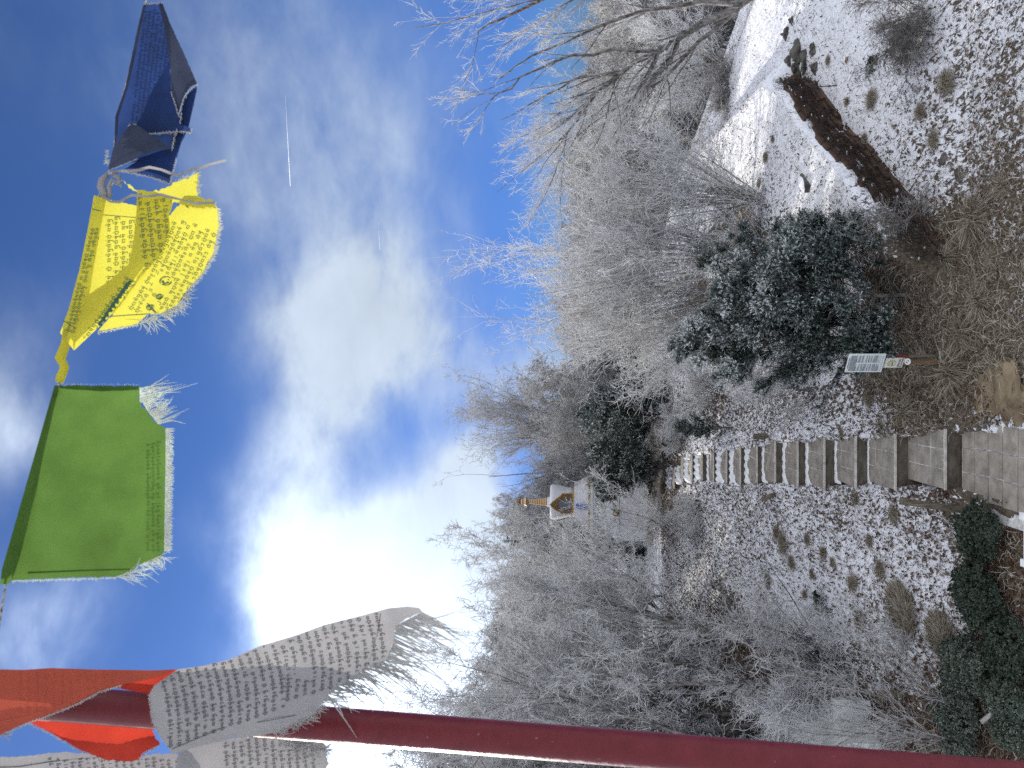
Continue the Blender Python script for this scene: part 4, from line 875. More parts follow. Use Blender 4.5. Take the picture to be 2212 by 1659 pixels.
# sandy rock beside the landing
g = gp(2165, 860); rk = empty('sandy_rock', g, 0, 'large ochre sandstone rock at the right edge of the paved landing', 'rock')
for (X, Y, rx, ry, rz_) in [(2165, 862, .34, .30, .09), (2125, 868, .24, .18, .06), (2188, 835, .30, .26, .11), (2140, 845, .30, .26, .05), (2205, 868, .3, .24, .09), (2150, 815, .25, .22, .06)]:
    q = gp(X, Y) - g; V, F = lump(q, (rx * 1.15, ry * 1.1, rz_ * .8), rng, 9, .3, freq=4); mb = MB(); mb.add(V, F); mb.build('boulder', M['sandrock'], rk)
# loose stones, each its own thing
for i, (X, Y, r, lb) in enumerate([(1595, 1498 - 0, .12, 'snow dusted stone on the bank beside the frozen pond edge'), (1830, 128, .07, 'small tan stone lying on clean snow right of the wall'), (2040, 345, .09, 'brown stone half sunk in the snow below the wall, the upper of a pair'), (2075, 378, .11, 'brown stone half sunk in the snow below the wall, the lower of a pair'), (1770, 372, .16, 'dark oblong stone with snow on it, below the middle of the wall')]):
    g = gp(X, Y) if i != 4 else gp(1640, 395 + 250)
    if i in (0, 4): continue
    V, F = lump((0, 0, 0), (r, r * .8, r * .6), rng, 4, .4); mb = MB(); mb.add(V, F); o = mb.build('stone', M['rock'] if i != 1 else M['sandrock']); o.location = tuple(g); tag(o, lb, 'stone')
# snow topped block lying on the slope above the wall
g = gp(1743, 350); g = gp(1742, 395); e = empty('stone_block', g, .8, 'flat oblong stone block capped with snow on the slope above the wall', 'stone')
mb = MB(); mb.box((0, 0, .02), (.26, .09, .06)); mb.build('block', M['rock'], e, bevel=.015); V, F = lump((0, .01, .085), (.27, .10, .03), rng, 4, .15); mb = MB(); mb.add(V, F); mb.build('snow_cap', M['snow'], e, smooth=True)
# two thin dead stakes stuck in the slope by the wall
for k, (X0, Y0, X1, lb) in enumerate([(1808, 185, 1722, 'longer thin dead stalk standing by the upper end of the wall'), (1812, 237, 1700, 'thin dead stalk standing in snow just left of the longer one')]):
    g = gp(X0, Y0); d = depth(g); e = empty('dead_stalk', g, 0, lb, 'dead stalk', 'dead stalks by the wall')
    p = [np.array([0, 0, 0.]), P(X0 - 40, Y0 + 2, d) - g, P(X1, Y0 + 12 - 6 * k, d) - g]; mb = MB(); mb.tube(p, [.012, .009, .004], 6); mb.build('stem', M['deadstem'], e)
    lv = limb(p, .009, .004, rng); t = sprout(rng, (lv[0][None], lv[1][None]), 26, .1, 1, .6, .2, .3, .3, .5, 4, .25, .05, .3, L=.12, rmin=.003); V, F, r = tubes([t]); mk('side_shoots', V, F, M['deadstem'], e)

# ---------------------------------------------------------------- posts
g = gp(2083, 1102); d = depth(g); top = P(1951, 1083, d)
mb = MB(); v = top - g; ax = unit(v); R = np.array(Matrix(((1, 0, 0), (0, 1, 0), (0, 0, 1))))
zq = Vector(v).to_track_quat('Z', 'Y').to_matrix(); R = np.array(zq)
mb.box((v / 2), (.042, .042, np.linalg.norm(v) / 2 + .04), R); o = mb.build('wooden_post', M['wood'], bevel=.008); o.location = tuple(g); tag(o, 'tall square weathered wooden post left of the lowest stairs, leaning slightly', 'post', 'wooden posts beside the stairs')
for (X0, Y0, X1, Y1, lb) in [(1678, 1066, 1650, 1078, 'short mossy wooden post beside the middle of the stairs on their left'), (1660, 941, 1632, 943, 'short dark wooden post right of the middle of the stairs')]:
    g = gp(X0, Y0); d = depth(g); v = P(X1, Y1, d) - g; R = np.array(Vector(v).to_track_quat('Z', 'Y').to_matrix()); mb = MB(); mb.box(v / 2, (.05, .05, np.linalg.norm(v) / 2 + .05), R); o = mb.build('wooden_post', M['wood'], bevel=.008); o.location = tuple(g); tag(o, lb, 'post', 'wooden posts beside the stairs')
g = gp(1960, 1500); v = P(1900, 1496, depth(g)) - g; mb = MB(); R = np.array(Vector(v).to_track_quat('Z', 'Y').to_matrix()); mb.box(v / 2, (.05, .05, np.linalg.norm(v) / 2), R); o = mb.build('wooden_post', M['wood'], bevel=.008); o.location = tuple(g); tag(o, 'stubby grey wooden post among twigs above the blue green shrubs', 'post', 'wooden posts beside the stairs')
# leaning pole in the lower left shrubs
g = gp(2180, 1490); a_ = P(2120, 1560, depth(g) - .2); b_ = P(2205, 1490, depth(g) - .2); mb = MB(); mb.tube([a_ - g, b_ - g, b_ - g - np.array([0, 0, .3])], [.03, .03, .03], 8); o = mb.build('cut_branch', M['bark_pale']); o.location = tuple(g); tag(o, 'thick cut branch lying in the evergreens at the lower left', 'branch')
# frozen pond with straight board edge
a0, a1, a2, a3 = G(1668, 1500), G(1795, 1500), G(1800, 1640), G(1650, 1640)
zc = min(a0[2], a2[2]) * .5 + max(a0[2], a2[2]) * .5
cx = [P(X, Y, 1) - CP for (X, Y) in [(1668, 1530), (1690, 1506), (1790, 1503), (1808, 1512), (1812, 1530), (1800, 1556), (1818, 1580), (1830, 1605), (1812, 1640), (1822, 1700), (1660, 1720), (1640, 1620), (1650, 1560)]]
zc = on(*(G(1730, 1560)[:2])) + .10
pts = []
for r in cx:
    t = (zc - CAMZ) / r[2]; pts.append(CP + r * t)
mb = MB(); c = np.mean(pts, 0); V = list(pts) + [p * np.array([1, 1, 0]) + np.array([0, 0, zc - .6]) for p in pts]; n = len(pts)
mb.add(V, [tuple(range(n))] + [(i, (i + 1) % n, n + (i + 1) % n, n + i) for i in range(n)]); M['ice'] = noise_mat('snowy_ice', (.50, .54, .53), (.66, .70, .69), 2.2, rough=.55, bump=.15); o = mb.build('frozen_pond', M['ice']); tag(o, kind='structure')
e0, e1 = np.array(pts[1]), np.array(pts[2]); v = e1 - e0; mb = MB(); R = np.array(Vector(v).to_track_quat('X', 'Z').to_matrix()); mb.box((v / 2), (np.linalg.norm(v) / 2 + .3, .02, .05), R); o = mb.build('edging_board', M['wood'], bevel=.005); o.location = tuple(e0 + np.array([.03, 0, .02])); tag(o, 'narrow straight edging board along the frozen pond on the left', 'board')

# ---------------------------------------------------------------- white rail at the lower edge
g = P(2217, 1110, 9.0); h = P(2219, 1222, 9.0); gz = on(g[0], g[1])
e = empty('white_rail', ((g[0] + h[0]) / 2, g[1], gz), 0, 'white painted wooden rail with square ends at the bottom edge by the evergreen', 'rail'); O_ = np.array(e.location)
mb = MB(); mb.box(((g + h) / 2 - O_), (abs(h[0] - g[0]) / 2 - .02, .03, .022)); mb.build('crossbar', M['whitepaint'], e, bevel=.005)
for q, s_ in ((g, 1), (h, -1)):
    mb = MB(); mb.box(q - O_ + np.array([-.03 * s_, -.002, 0.0]), (.045, .045, .06)); p_ = mb.build('end_block', M['whitepaint'], e, bevel=.006)
    hh_ = q[2] - gz; mb = MB(); mb.box(np.array([q[0], q[1], gz + hh_ / 2 - .1]) - O_ + np.array([-.03 * s_, 0.004, 0]), (.03, .03, hh_ / 2 - .02)); mb.build('leg', M['whitepaint'], e, bevel=.005)

# ---------------------------------------------------------------- notice post
base = gp(2040, 782); D0 = depth(base)
e = empty('notice_post', base, 0, 'notice stand with a pale text panel above a no smoking sign on two wooden stakes', 'sign')
def L2W(p): return np.array(p) - base
mb = MB(); t_ = P(1850, 789, D0 + .03) - base; mb.tube([(0.0, 0, -.2), (0, 0, t_[2])], [.042, .042], 10); mb.build('stake', M['woodbrown'], e)
mb = MB(); q = P(2035, 771, D0 + .10) - base; mb.tube([(q[0], .12, -.2), (q[0], .12, P(1900, 771, D0)[2] - base[2])], [.045, .045], 10); mb.build('stake', M['wood'], e)
M['panel'] = noise_mat('pale_panel', (.50, .56, .55), (.60, .65, .64), 2, rough=.4, bump=0); M['ink'] = mat('grey_ink', .7, (.16, .19, .21)); M['inkd'] = mat('dark_ink', .7, (.05, .06, .07))
M['signw'] = noise_mat('cream_sign', (.52, .51, .46), (.62, .61, .56), 3, rough=.5, bump=0); M['olive'] = mat('olive_ring', .6, (.34, .33, .05)); M['redp'] = mat('red_plastic', .5, (.22, .02, .02)); M['white'] = mat('white_plastic', .5, (.8, .8, .78))
class Face:
    """a flat panel given by its top-left, width vector and down vector"""
    def __init__(s, tl, wv, dv): s.o = np.array(tl); s.w = np.array(wv); s.d = np.array(dv); s.n = unit(np.cross(s.w, s.d)) ; s.n = s.n * np.sign(-(s.n @ (s.o - L2W(CP))))
    def pt(s, a, b, k=.004): return s.o + s.w * a + s.d * b + s.n * k
    def slab(s, th=.012):
        mb = MB(); c = [(0, 0), (1, 0), (1, 1), (0, 1)]; V = [s.pt(a, b, 0) for a, b in c] + [s.pt(a, b, -th) for a, b in c]
        mb.add(V, [(0, 1, 2, 3), (7, 6, 5, 4)] + [(i, i + 4, (i + 1) % 4 + 4, (i + 1) % 4) for i in range(4)]); return mb
    def quads(s, rects, k=.003):
        mb = MB()
        for (a0, b0, a1, b1) in rects: mb.add([s.pt(a0, b0, k), s.pt(a0, b1, k), s.pt(a1, b1, k), s.pt(a1, b0, k)], [(0, 1, 2, 3)])
        return mb
dN = D0 - .22; Rr = .17
tl = P(1824.6, 804, dN + .10) - base; tr = P(1834.5, 765, dN - .16) - base; blp = P(1903, 805.5, dN + .06) - base
f = Face(tl, tr - tl, np.array([0, 0, blp[2] - tl[2]]))
pn = f.slab().build('text_panel', M['panel'], e, bevel=.002)
rc = []; rg_ = np.random.RandomState(2)
for k, (b0, b1) in enumerate([(.075, .11), (.135, .17), (.195, .215)]):
    y = b0
    while y < b1 + .02: rc.append((.07, y, .93 - rg_.uniform(0, .05), y + .007)); y += .012
for col, a0, a1 in ((0, .07, .47), (1, .53, .93)):
    y = .25
    while y < .88:
        if rg_.random() < .17: y += .022
        rc.append((a0, y, a1 - (rg_.uniform(.05, .3) if rg_.random() < .15 else rg_.uniform(0, .02)), y + .006)); y += .0115
f.quads(rc).build('small_print', M['ink'], pn)
rc = []
x = .2
while x < .78: w_ = rg_.uniform(.02, .06); rc.append((x, .035, x + w_, .055)); x += w_ + .012
for (a, b) in ((.07, .235), (.53, .235), (.07, .47), (.53, .56)):
    x = a
    while x < a + .22: w_ = rg_.uniform(.02, .05); rc.append((x, b, x + w_, b + .012)); x += w_ + .008
for k in range(8): rc.append((.10 + k * .105, .925, .13 + k * .105, .95))
f.quads(rc, .004).build('headings', M['inkd'], pn)
tl = P(1908.3, 794.5, dN + .04) - base; tr = P(1915.5, 774.4, dN - .09) - base; blp = P(1946.8, 794.7, dN + .03) - base
f2 = Face(tl, tr - tl, np.array([0, 0, blp[2] - tl[2]]))
pn = f2.slab(.02).build('no_smoking_sign', M['signw'], e, bevel=.003)
Wm = np.linalg.norm(f2.w); Hm = np.linalg.norm(f2.d); asp = Wm / Hm
mb = MB(); cx_, cy_, r0 = .5, .36, .34; n = 32
for i in range(n):
    a, b_ = 2 * math.pi * i / n, 2 * math.pi * (i + 1) / n
    V = [f2.pt(cx_ + rr * math.cos(q), cy_ + rr * asp * math.sin(q), .004) for q in (a, b_) for rr in (r0, r0 * .86)]; mb.add([V[0], V[2], V[3], V[1]], [(0, 1, 2, 3)])
q = math.radians(45); du = np.array([math.cos(q), math.sin(q)]); nu_ = np.array([-du[1], du[0]]) * .028
V = [(cx_ + s_ * du[0] * r0 * .9 + t * nu_[0], cy_ + (s_ * du[1] * r0 * .9 + t * nu_[1]) * asp) for s_, t in ((-1, -1), (1, -1), (1, 1), (-1, 1))]; mb.add([f2.pt(a, b_, .005) for a, b_ in V], [(0, 1, 2, 3)])
mb.build('ban_ring', M['olive'], pn)
f2.quads([(.26, .38, .50, .43), (.53, .38, .62, .43)], .006).build('cigarette', M['inkd'], pn)
mb = MB(); pp = [(.66, .40), (.70, .34), (.62, .30), (.70, .25), (.60, .21), (.50, .23), (.42, .19)]
for a, b_ in zip(pp[:-1], pp[1:]):
    nv = np.array([-(b_[1] - a[1]), b_[0] - a[0]]); nv = nv / np.linalg.norm(nv) * .014; mb.add([f2.pt(a[0] + nv[0], a[1] + nv[1], .006), f2.pt(a[0] - nv[0], a[1] - nv[1], .006), f2.pt(b_[0] - nv[0], b_[1] - nv[1], .006), f2.pt(b_[0] + nv[0], b_[1] + nv[1], .006)], [(0, 1, 2, 3)])
mb.build('smoke_mark', M['ink'], pn)
def text_on(face, txt, a, b, hgt, m, parent, name, k=.005):
    cu = bpy.data.curves.new(name, 'FONT'); cu.body = txt; cu.align_x = 'CENTER'; cu.size = hgt; cu.offset = hgt * .02
    tmp = bpy.data.objects.new(name, cu); COL.objects.link(tmp); dg = bpy.context.evaluated_depsgraph_get(); me = bpy.data.meshes.new_from_object(tmp.evaluated_get(dg)); bpy.data.objects.remove(tmp)
    ux = unit(face.w); uy = -unit(face.d)
    for v in me.vertices:
        p = face.pt(a, b, k) + ux * v.co.x + uy * v.co.y; v.co = Vector(p)
    me.materials.clear(); me.materials.append(m); o = bpy.data.objects.new(name, me); COL.objects.link(o); o.parent = parent; return o
text_on(f2, 'GRACIAS', .5, .80, .042, M['inkd'], pn, 'lettering'); text_on(f2, 'POR NO FUMAR', .5, .93, .034, M['inkd'], pn, 'lettering')
mb = MB(); c = P(1960.5, 781, dN) - base
for i in range(16):
    a, b_ = 2 * math.pi * i / 16, 2 * math.pi * (i + 1) / 16
    mb.add([c + np.array([rr * math.cos(q), 0, rr * .95 * math.sin(q)]) for q in (a, b_) for rr in (.052, .030)], [(0, 2, 3, 1)])
mb.add([c + np.array(p) for p in ((-.035, -.001, -.02), (-.02, -.001, -.035), (.035, -.001, .02), (.02, -.001, .035))], [(0, 1, 2, 3)])
o = mb.build('ring_tag', M['white'], e); so = o.modifiers.new('s', 'SOLIDIFY'); so.thickness = .008
mb = MB(); c = P(1944, 771, dN + .06) - base; mb.box(c, (.02, .03, .10)); mb.build('red_box', M['redp'], e, bevel=.006)

# ---------------------------------------------------------------- the stupa
sb = gd(1084, 31.0); k = .003345 * 1.0
SZ = lambda x: (1940 - x) * k      # height above base from the photo crop
e = empty('stupa', sb, 0, 'white stupa with golden ringed spire and ornate brown niche at the top of the stairs', 'stupa')
M['plaster'] = noise_mat('white_plaster', (.50, .51, .54), (.62, .63, .66), 1.2, rough=.7, bump=.1); M['gold'] = noise_mat('dull_gold', (.28, .18, .06), (.48, .34, .13), 9, rough=.45, bump=.2)
M['brass'] = noise_mat('pale_brass', (.50, .34, .17), (.60, .43, .24), 6, rough=.4, bump=0); M['maroon'] = mat('maroon', .6, (.10, .025, .015)); M['ornament'] = noise_mat('carved_brown', (.045, .025, .012), (.24, .15, .07), 22, rough=.6, bump=.8, bscale=30)
M['blue'] = noise_mat('blue_enamel', (.02, .07, .35), (.30, .36, .55), 34, rough=.5, lo=.52, hi=.6, bump=0); M['green'] = mat('green_paint', .5, (.01, .16, .13)); M['greyg'] = mat('niche_glass', .25, (.12, .14, .15)); M['orange'] = mat('orange_paint', .5, (.45, .14, .02)); M['lgreen'] = mat('light_green_paint', .5, (.08, .42, .20)); M['crim'] = mat('crimson_paint', .5, (.35, .02, .02)); M['plinth'] = noise_mat('plinth_stone', (.16, .14, .11), (.42, .39, .33), 5, bump=.5)
mb = MB(); mb.lathe([(1.42, SZ(1940) - .5), (1.42, SZ(1872))], sq=True); mb.build('plinth', M['plinth'], e, bevel=.01)
mb = MB(); mb.lathe([(1.30, SZ(1874)), (1.30, SZ(1545))], sq=True); mb.build('base_block', M['plaster'], e, bevel=.008)
mb = MB()
for r, a, b_ in ((1.34, 1545, 1520), (1.24, 1521, 1495), (1.14, 1496, 1470), (1.04, 1471, 1440)): mb.lathe([(r, SZ(a)), (r, SZ(b_))], sq=True)
mb.build('lower_steps', M['plaster'], e)
mb = MB(); mb.lathe([(.93, SZ(1441)), (.93, SZ(1290))], sq=True); mb.build('throne', M['plaster'], e)
mb = MB()
for r, a, b_ in ((1.0, 1291, 1268), (1.06, 1269, 1243), (1.12, 1244, 1225), (1.06, 1226, 1195)): mb.lathe([(r, SZ(a)), (r, SZ(b_))], sq=True)
mb.build('cornice', M['plaster'], e)
mb = MB(); mb.lathe([(1.085, SZ(1196)), (1.085, SZ(1184))], sq=True)
for x in np.linspace(-1.0, 1.0, 21):
    mb.add([(x - .045, -1.09, SZ(1190)), (x + .045, -1.09, SZ(1190)), (x, -1.095, SZ(1214))], [(0, 2, 1)])
for s_ in (-1, 1): mb.add([(s_ * 1.1, -1.125, SZ(1225)), (s_ * .72, -1.125, SZ(1225)), (s_ * .80, -1.125, SZ(1240)), (s_ * 1.1, -1.125, SZ(1240))], [(0, 1, 2, 3)])
mb.build('gold_band', M['gold'], e)
mb = MB()
for r, a, b_ in ((.955, 1185, 1150), (.89, 1151, 1112), (.82, 1113, 1073), (.765, 1074, 1020)): mb.lathe([(r, SZ(a)), (r, SZ(b_))], sq=True)
mb.build('upper_steps', M['plaster'], e, bevel=.006)
mb = MB(); mb.lathe([(.60, SZ(1021)), (.62, SZ(1010)), (.60, SZ(1001))], n=40); mb.build('gold_ring', M['gold'], e, smooth=True)
mb = MB(); mb.lathe([(.575, SZ(1003)), (.60, SZ(960)), (.64, SZ(900)), (.685, SZ(840)), (.72, SZ(780)), (.73, SZ(755)), (.715, SZ(735)), (.66, SZ(724)), (.40, SZ(720)), (.1, SZ(719))], n=56); dome = mb.build('dome', M['plaster'], e, smooth=True)
# niche: pointed carved frame with grey glazed recess, following the dome's front
def on_dome(x, xx_, lift):   # x lateral metres, xx_ crop coordinate along the height
    zz_ = SZ(xx_); r = np.interp(xx_, [735, 755, 780, 840, 900, 960, 1003], [.715, .73, .72, .685, .64, .60, .575]); y = -math.sqrt(max(r * r - x * x, 0.01)); return (x, y - lift, zz_)
def sheet(outline, lift, name, m, parent, n=9):
    """symmetric outline [(height crop coord, half width)]"""
    mb = MB(); V = []
    for (xc, hw) in outline:
        for j in range(n): V.append(on_dome(hw * (2 * j / (n - 1) - 1), xc, lift))
    for (xc, hw) in outline:
        for j in range(n): p = on_dome(hw * (2 * j / (n - 1) - 1), xc, lift - .05); V.append(p)
    q = len(outline) * n
    F = [(i * n + j, i * n + j + 1, (i + 1) * n + j + 1, (i + 1) * n + j) for i in range(len(outline) - 1) for j in range(n - 1)]
    F += [(i * n, (i + 1) * n, q + (i + 1) * n, q + i * n) for i in range(len(outline) - 1)] + [(i * n + n - 1, q + i * n + n - 1, q + (i + 1) * n + n - 1, (i + 1) * n + n - 1) for i in range(len(outline) - 1)]
    mb.add(V, F); return mb.build(name, m, parent)
nf = sheet([(722, .01), (745, .06), (770, .13), (800, .20), (830, .27), (858, .34), (872, .40), (885, .42), (905, .40), (940, .41), (975, .42), (1000, .44)], .035, 'niche_frame', M['ornament'], e, 15)
sheet([(728, .0), (735, .07), (760, .15), (790, .22), (822, .295), (852, .365), (868, .43), (885, .45), (905, .43), (940, .44), (975, .45), (1000, .47)], .02, 'frame_edge', M['gold'], nf, 15)
sheet([(832, .06), (840, .12), (862, .15), (885, .155), (905, .20), (935, .205), (960, .17), (990, .15)], .055, 'niche_glass', M['greyg'], nf, 9)
mb = MB(); mb.lathe([(.185, SZ(722)), (.185, SZ(684))], sq=True); mb.build('harmika', M['plaster'], e, bevel=.004)
sp = empty('spire', (0, 0, 0)); sp.parent = e
mb = MB(); N_ = 13
for i in range(11):
    a = 676 - i * 22.2; r = .168 - i * .0087
    mb.lathe([(r * .8, SZ(a)), (r, SZ(a - 1.5)), (r * .985, SZ(a - 15)), (r * .8, SZ(a - 16.5))], n=28)
o = mb.build('rings', M['brass'], sp, smooth=False)
mb = MB(); mb.lathe([(.160, SZ(682)), (.058, SZ(430))], n=20); mb.build('core', M['maroon'], sp, smooth=True)
mb = MB(); mb.lathe([(.172, SZ(686)), (.176, SZ(680)), (.168, SZ(676))], n=28); mb.build('base_ring', M['maroon'], sp)
cr = MB(); cr.lathe([(.07, SZ(432)), (.195, SZ(430)), (.19, SZ(426)), (.135, SZ(395)), (.10, SZ(355)), (.095, SZ(350))], n=28); cr.build('canopy', M['brass'], sp, smooth=True)
cr = MB(); cr.lathe([(.196, SZ(433)), (.200, SZ(429)), (.196, SZ(425))], n=28); cr.lathe([(.098, SZ(362)), (.105, SZ(355)), (.10, SZ(340)), (.085, SZ(337))], n=20)
for i in range(12):
    a = i * math.pi / 6; cr.box((.118 * math.cos(a), .118 * math.sin(a), SZ(385)), (.016, .016, .04))
cr.build('trim', M['maroon'], sp)
cr = MB(); V = []; n = 14
for i in range(n):
    a = math.pi + math.pi * i / (n - 1); ro = .088; w_ = .045 * math.sin((a - math.pi)) + .004
    for rr in (ro, ro - w_):
        for y in (-.015, .015): V.append((rr * math.cos(a), y, SZ(322) + .085 + rr * math.sin(a)))
cr.add(V, [f_ for i in range(n - 1) for f_ in ((i * 4, i * 4 + 2, i * 4 + 6, i * 4 + 4), (i * 4 + 1, i * 4 + 5, i * 4 + 7, i * 4 + 3), (i * 4, i * 4 + 4, i * 4 + 5, i * 4 + 1), (i * 4 + 2, i * 4 + 3, i * 4 + 7, i * 4 + 6))]); cr.build('crescent', M['greyg'], sp)
cr = MB(); V, F = lump((0, 0, SZ(305)), (.07, .05, .07), rng, 5, 0); cr.add(V, F); cr.tube([(0, 0, SZ(285)), (0, 0, SZ(264))], [.018, .003], 8); cr.build('jewel', M['gold'], sp, smooth=True)
# painted reliefs on the front face
def curl(mb, pts, y, w_):
    for a, b_ in zip(pts[:-1], pts[1:]):
        a = np.array(a); b_ = np.array(b_); t = unit(b_ - a); nv = np.array([-t[1], t[0]]) * w_; a = a - t * w_ * .4; b_ = b_ + t * w_ * .4
        mb.add([(a[0] + nv[0], y, a[1] + nv[1]), (a[0] - nv[0], y, a[1] - nv[1]), (b_[0] - nv[0], y, b_[1] - nv[1]), (b_[0] + nv[0], y, b_[1] + nv[1])], [(0, 1, 2, 3)])
def lat(y): return (567 - y) * k
def relief(pl, y, w_, name, m):
    mb = MB()
    for pts in pl: curl(mb, [(lat(b_), SZ(a)) for a, b_ in pts], y, w_)
    o = mb.build(name, m, e); s_ = o.modifiers.new('s', 'SOLIDIFY'); s_.thickness = .02; s_.offset = 0; return o
for sg in (1, -1):
    f_ = lambda y: y if sg == 1 else 2 * 567 - y
    relief([[(1365, f_(390)), (1330, f_(400)), (1300, f_(410)), (1340, f_(415)), (1370, f_(405))], [(1290, f_(455)), (1300, f_(485)), (1325, f_(510)), (1350, f_(495)), (1350, f_(470)), (1325, f_(480))], [(1350, f_(425)), (1380, f_(450)), (1400, f_(470)), (1380, f_(440))], [(1290, f_(430)), (1310, f_(465)), (1290, f_(475))]], -.955, .018, 'green_snow_lion', M['green'])
relief([[(1320, 560), (1345, 535), (1370, 555), (1395, 575), (1370, 600), (1345, 570), (1330, 600), (1350, 635)], [(1340, 545), (1360, 590), (1335, 620)], [(1350, 575), (1390, 590)]], -.955, .022, 'gold_relief', M['gold'])
relief([[(1288, 300), (1320, 320), (1290, 350), (1310, 330)], [(1288, 835), (1320, 815), (1290, 785)]], -.955, .03, 'gold_corner', M['gold'])
relief([[(1205, 405), (1225, 400), (1245, 420)], [(1205, 420), (1240, 405)], [(1200, 730), (1240, 735)]], -1.128, .016, 'gold_flame', M['gold'])
relief([[(1476, 520), (1500, 535), (1535, 560), (1535, 580), (1500, 605), (1476, 625)], [(1490, 545), (1490, 600)], [(1476, 470), (1500, 445), (1476, 440)], [(1476, 690), (1500, 700), (1476, 715)]], -1.318, .03, 'gold_petals', M['gold'])
relief([[(1470, 580), (1490, 600), (1515, 620)], [(1480, 590), (1520, 610)]], -1.37, .03, 'green_dress_figure', M['lgreen']); relief([[(1530, 590), (1560, 600), (1545, 620), (1520, 630)], [(1550, 590), (1530, 640)]], -1.37, .022, 'orange_drape', M['orange']); relief([[(1490, 650), (1520, 655), (1530, 640)], [(1470, 640), (1500, 660)]], -1.37, .018, 'red_scarf', M['crim']); relief([[(1452, 570), (1462, 575), (1458, 590)]], -1.37, .022, 'dark_hair', M['inkd'])
mb = MB(); mb.add([(lat(545), -.99, SZ(1188)), (lat(605), -.99, SZ(1188)), (lat(605), -.99, SZ(1040)), (lat(545), -.99, SZ(1040)), (lat(545), -.93, SZ(1188)), (lat(605), -.93, SZ(1188)), (lat(605), -.80, SZ(1040)), (lat(545), -.80, SZ(1040))], [(0, 1, 2, 3), (0, 3, 7, 4), (1, 5, 6, 2), (3, 2, 6, 7)]); mb.build('blue_stele', M['blue'], e)
# ---------------------------------------------------------------- flagpole and prayer flags
M['polered'] = noise_mat('maroon_paint', (.095, .009, .014), (.13, .015, .022), 30, rough=.42, lo=.3, hi=.7, bump=.1, bscale=60)
M['scuff'] = mat('paint_scuff', .8, (.17, .07, .07))
rng = np.random.RandomState(9)
def pole_c(X): return np.interp(X, [-400, 0, 700, 1300, 2212, 2600], [1478, 1512, 1560, 1604.5, 1672 + 14, 1715])
DP = 1.30
p0, p1 = P(-500, 1470, DP + .02), P(2900, 1738, DP)
ex = unit(p1 - p0)
e = empty('flagpole', p1 * np.array([1, 1, 0]) , 0, 'slanting maroon painted metal pole in the near left foreground', 'pole'); O_ = np.array(e.location)
foot = p1 + ex * ((p1[2] - on(p1[0], p1[1])) / -ex[2])
mb = MB(); mb.tube([foot - O_, p0 - O_], [.0295, .0295], 40); mb.build('shaft', M['polered'], e, smooth=True)
ax = unit(p0 - p1); tocam = unit(-(ray(1300, 1600))); sidev = unit(np.cross(ax, tocam)); fr_ = unit(np.cross(sidev, ax))
if fr_ @ tocam < 0: fr_ = -fr_
mb = MB()
for i in range(18):
    t = rng.uniform(.28, .95); q = rng.normal(.5, .35); c = p0 * (1 - t) + p1 * t; a = math.copysign(1, q) * min(abs(q), 1.1)
    sgn = -1 if sidev[0] > 0 else 1
    s2 = math.sin(a) * sgn; c2 = math.cos(a); w_ = rng.uniform(.0006, .0025); hh2 = rng.uniform(.001, .005)
    c0 = c + (fr_ * c2 + sidev * s2) * .0297; tg = unit(sidev * c2 - fr_ * s2)
    n = 7; V = [c0 + tg * w_ * math.cos(2 * math.pi * j / n) * rng.uniform(.5, 1.2) + ax * hh2 * math.sin(2 * math.pi * j / n) * rng.uniform(.5, 1.2) - O_ for j in range(n)]; mb.add(V, [tuple(range(n))])
mb.build('paint_scuffs', M['scuff'], e)

def frayed(poly, step=5, amp=0, edges=None, rg_=rng):
    out = []
    n = len(poly)
    for i in range(n):
        a = np.array(poly[i], float); b = np.array(poly[(i + 1) % n], float); L_ = np.linalg.norm(b - a); m_ = max(1, int(L_ / step)); t = unit(b - a); nv = np.array([-t[1], t[0]])
        k = amp if (edges is None or i in edges) else amp * .15
        for j in range(m_): out.append(a + (b - a) * j / m_ + (nv * rg_.normal(0, k) if j else 0))
    return out
def inside(p, poly):
    x, y = p; c = False; n = len(poly); j = n - 1
    for i in range(n):
        xi, yi = poly[i]; xj, yj = poly[j]
        if (yi > y) != (yj > y) and x < (xj - xi) * (y - yi) / (yj - yi + 1e-12) + xi: c = not c
        j = i
    return c
def cloth(name, poly, dfn, m, parent, org, grid=11, fray=0, edges=None, step=5):
    """cloth panel: outline traced on the photo, each point placed at its own distance dfn(X, Y)"""
    bd = frayed(poly, step, fray, edges); pts = [Vector(p) for p in bd]; nb = len(pts)
    xs = [p[0] for p in bd]; ys = [p[1] for p in bd]
    for X in np.arange(min(xs), max(xs), grid):
        for Y in np.arange(min(ys), max(ys), grid):
            q = (X + rng.uniform(-2, 2), Y + rng.uniform(-2, 2))
            if inside(q, bd): pts.append(Vector(q))
    vo, eo, fo, *_ = delaunay_2d_cdt(pts, [], [list(range(nb))], 1, 1e-4)
    V = [P(v[0], v[1], dfn(v[0], v[1])) - org for v in vo]; mb = MB(); mb.add(V, [tuple(f) for f in fo]); return mb.build(name, m, parent, smooth=True)
def ribbon2(mb, pts, w, dfn, org, lift=.0012):
    for a, b in zip(pts[:-1], pts[1:]):
        a = np.array(a, float); b = np.array(b, float); t = b - a; L_ = np.linalg.norm(t)
        if L_ < 1e-6: continue
        t /= L_; nv = np.array([-t[1], t[0]]) * w / 2; q = [a + nv, a - nv, b - nv, b + nv]
        mb.add([P(p[0], p[1], dfn(p[0], p[1]) - lift) - org for p in q], [(0, 1, 2, 3)])
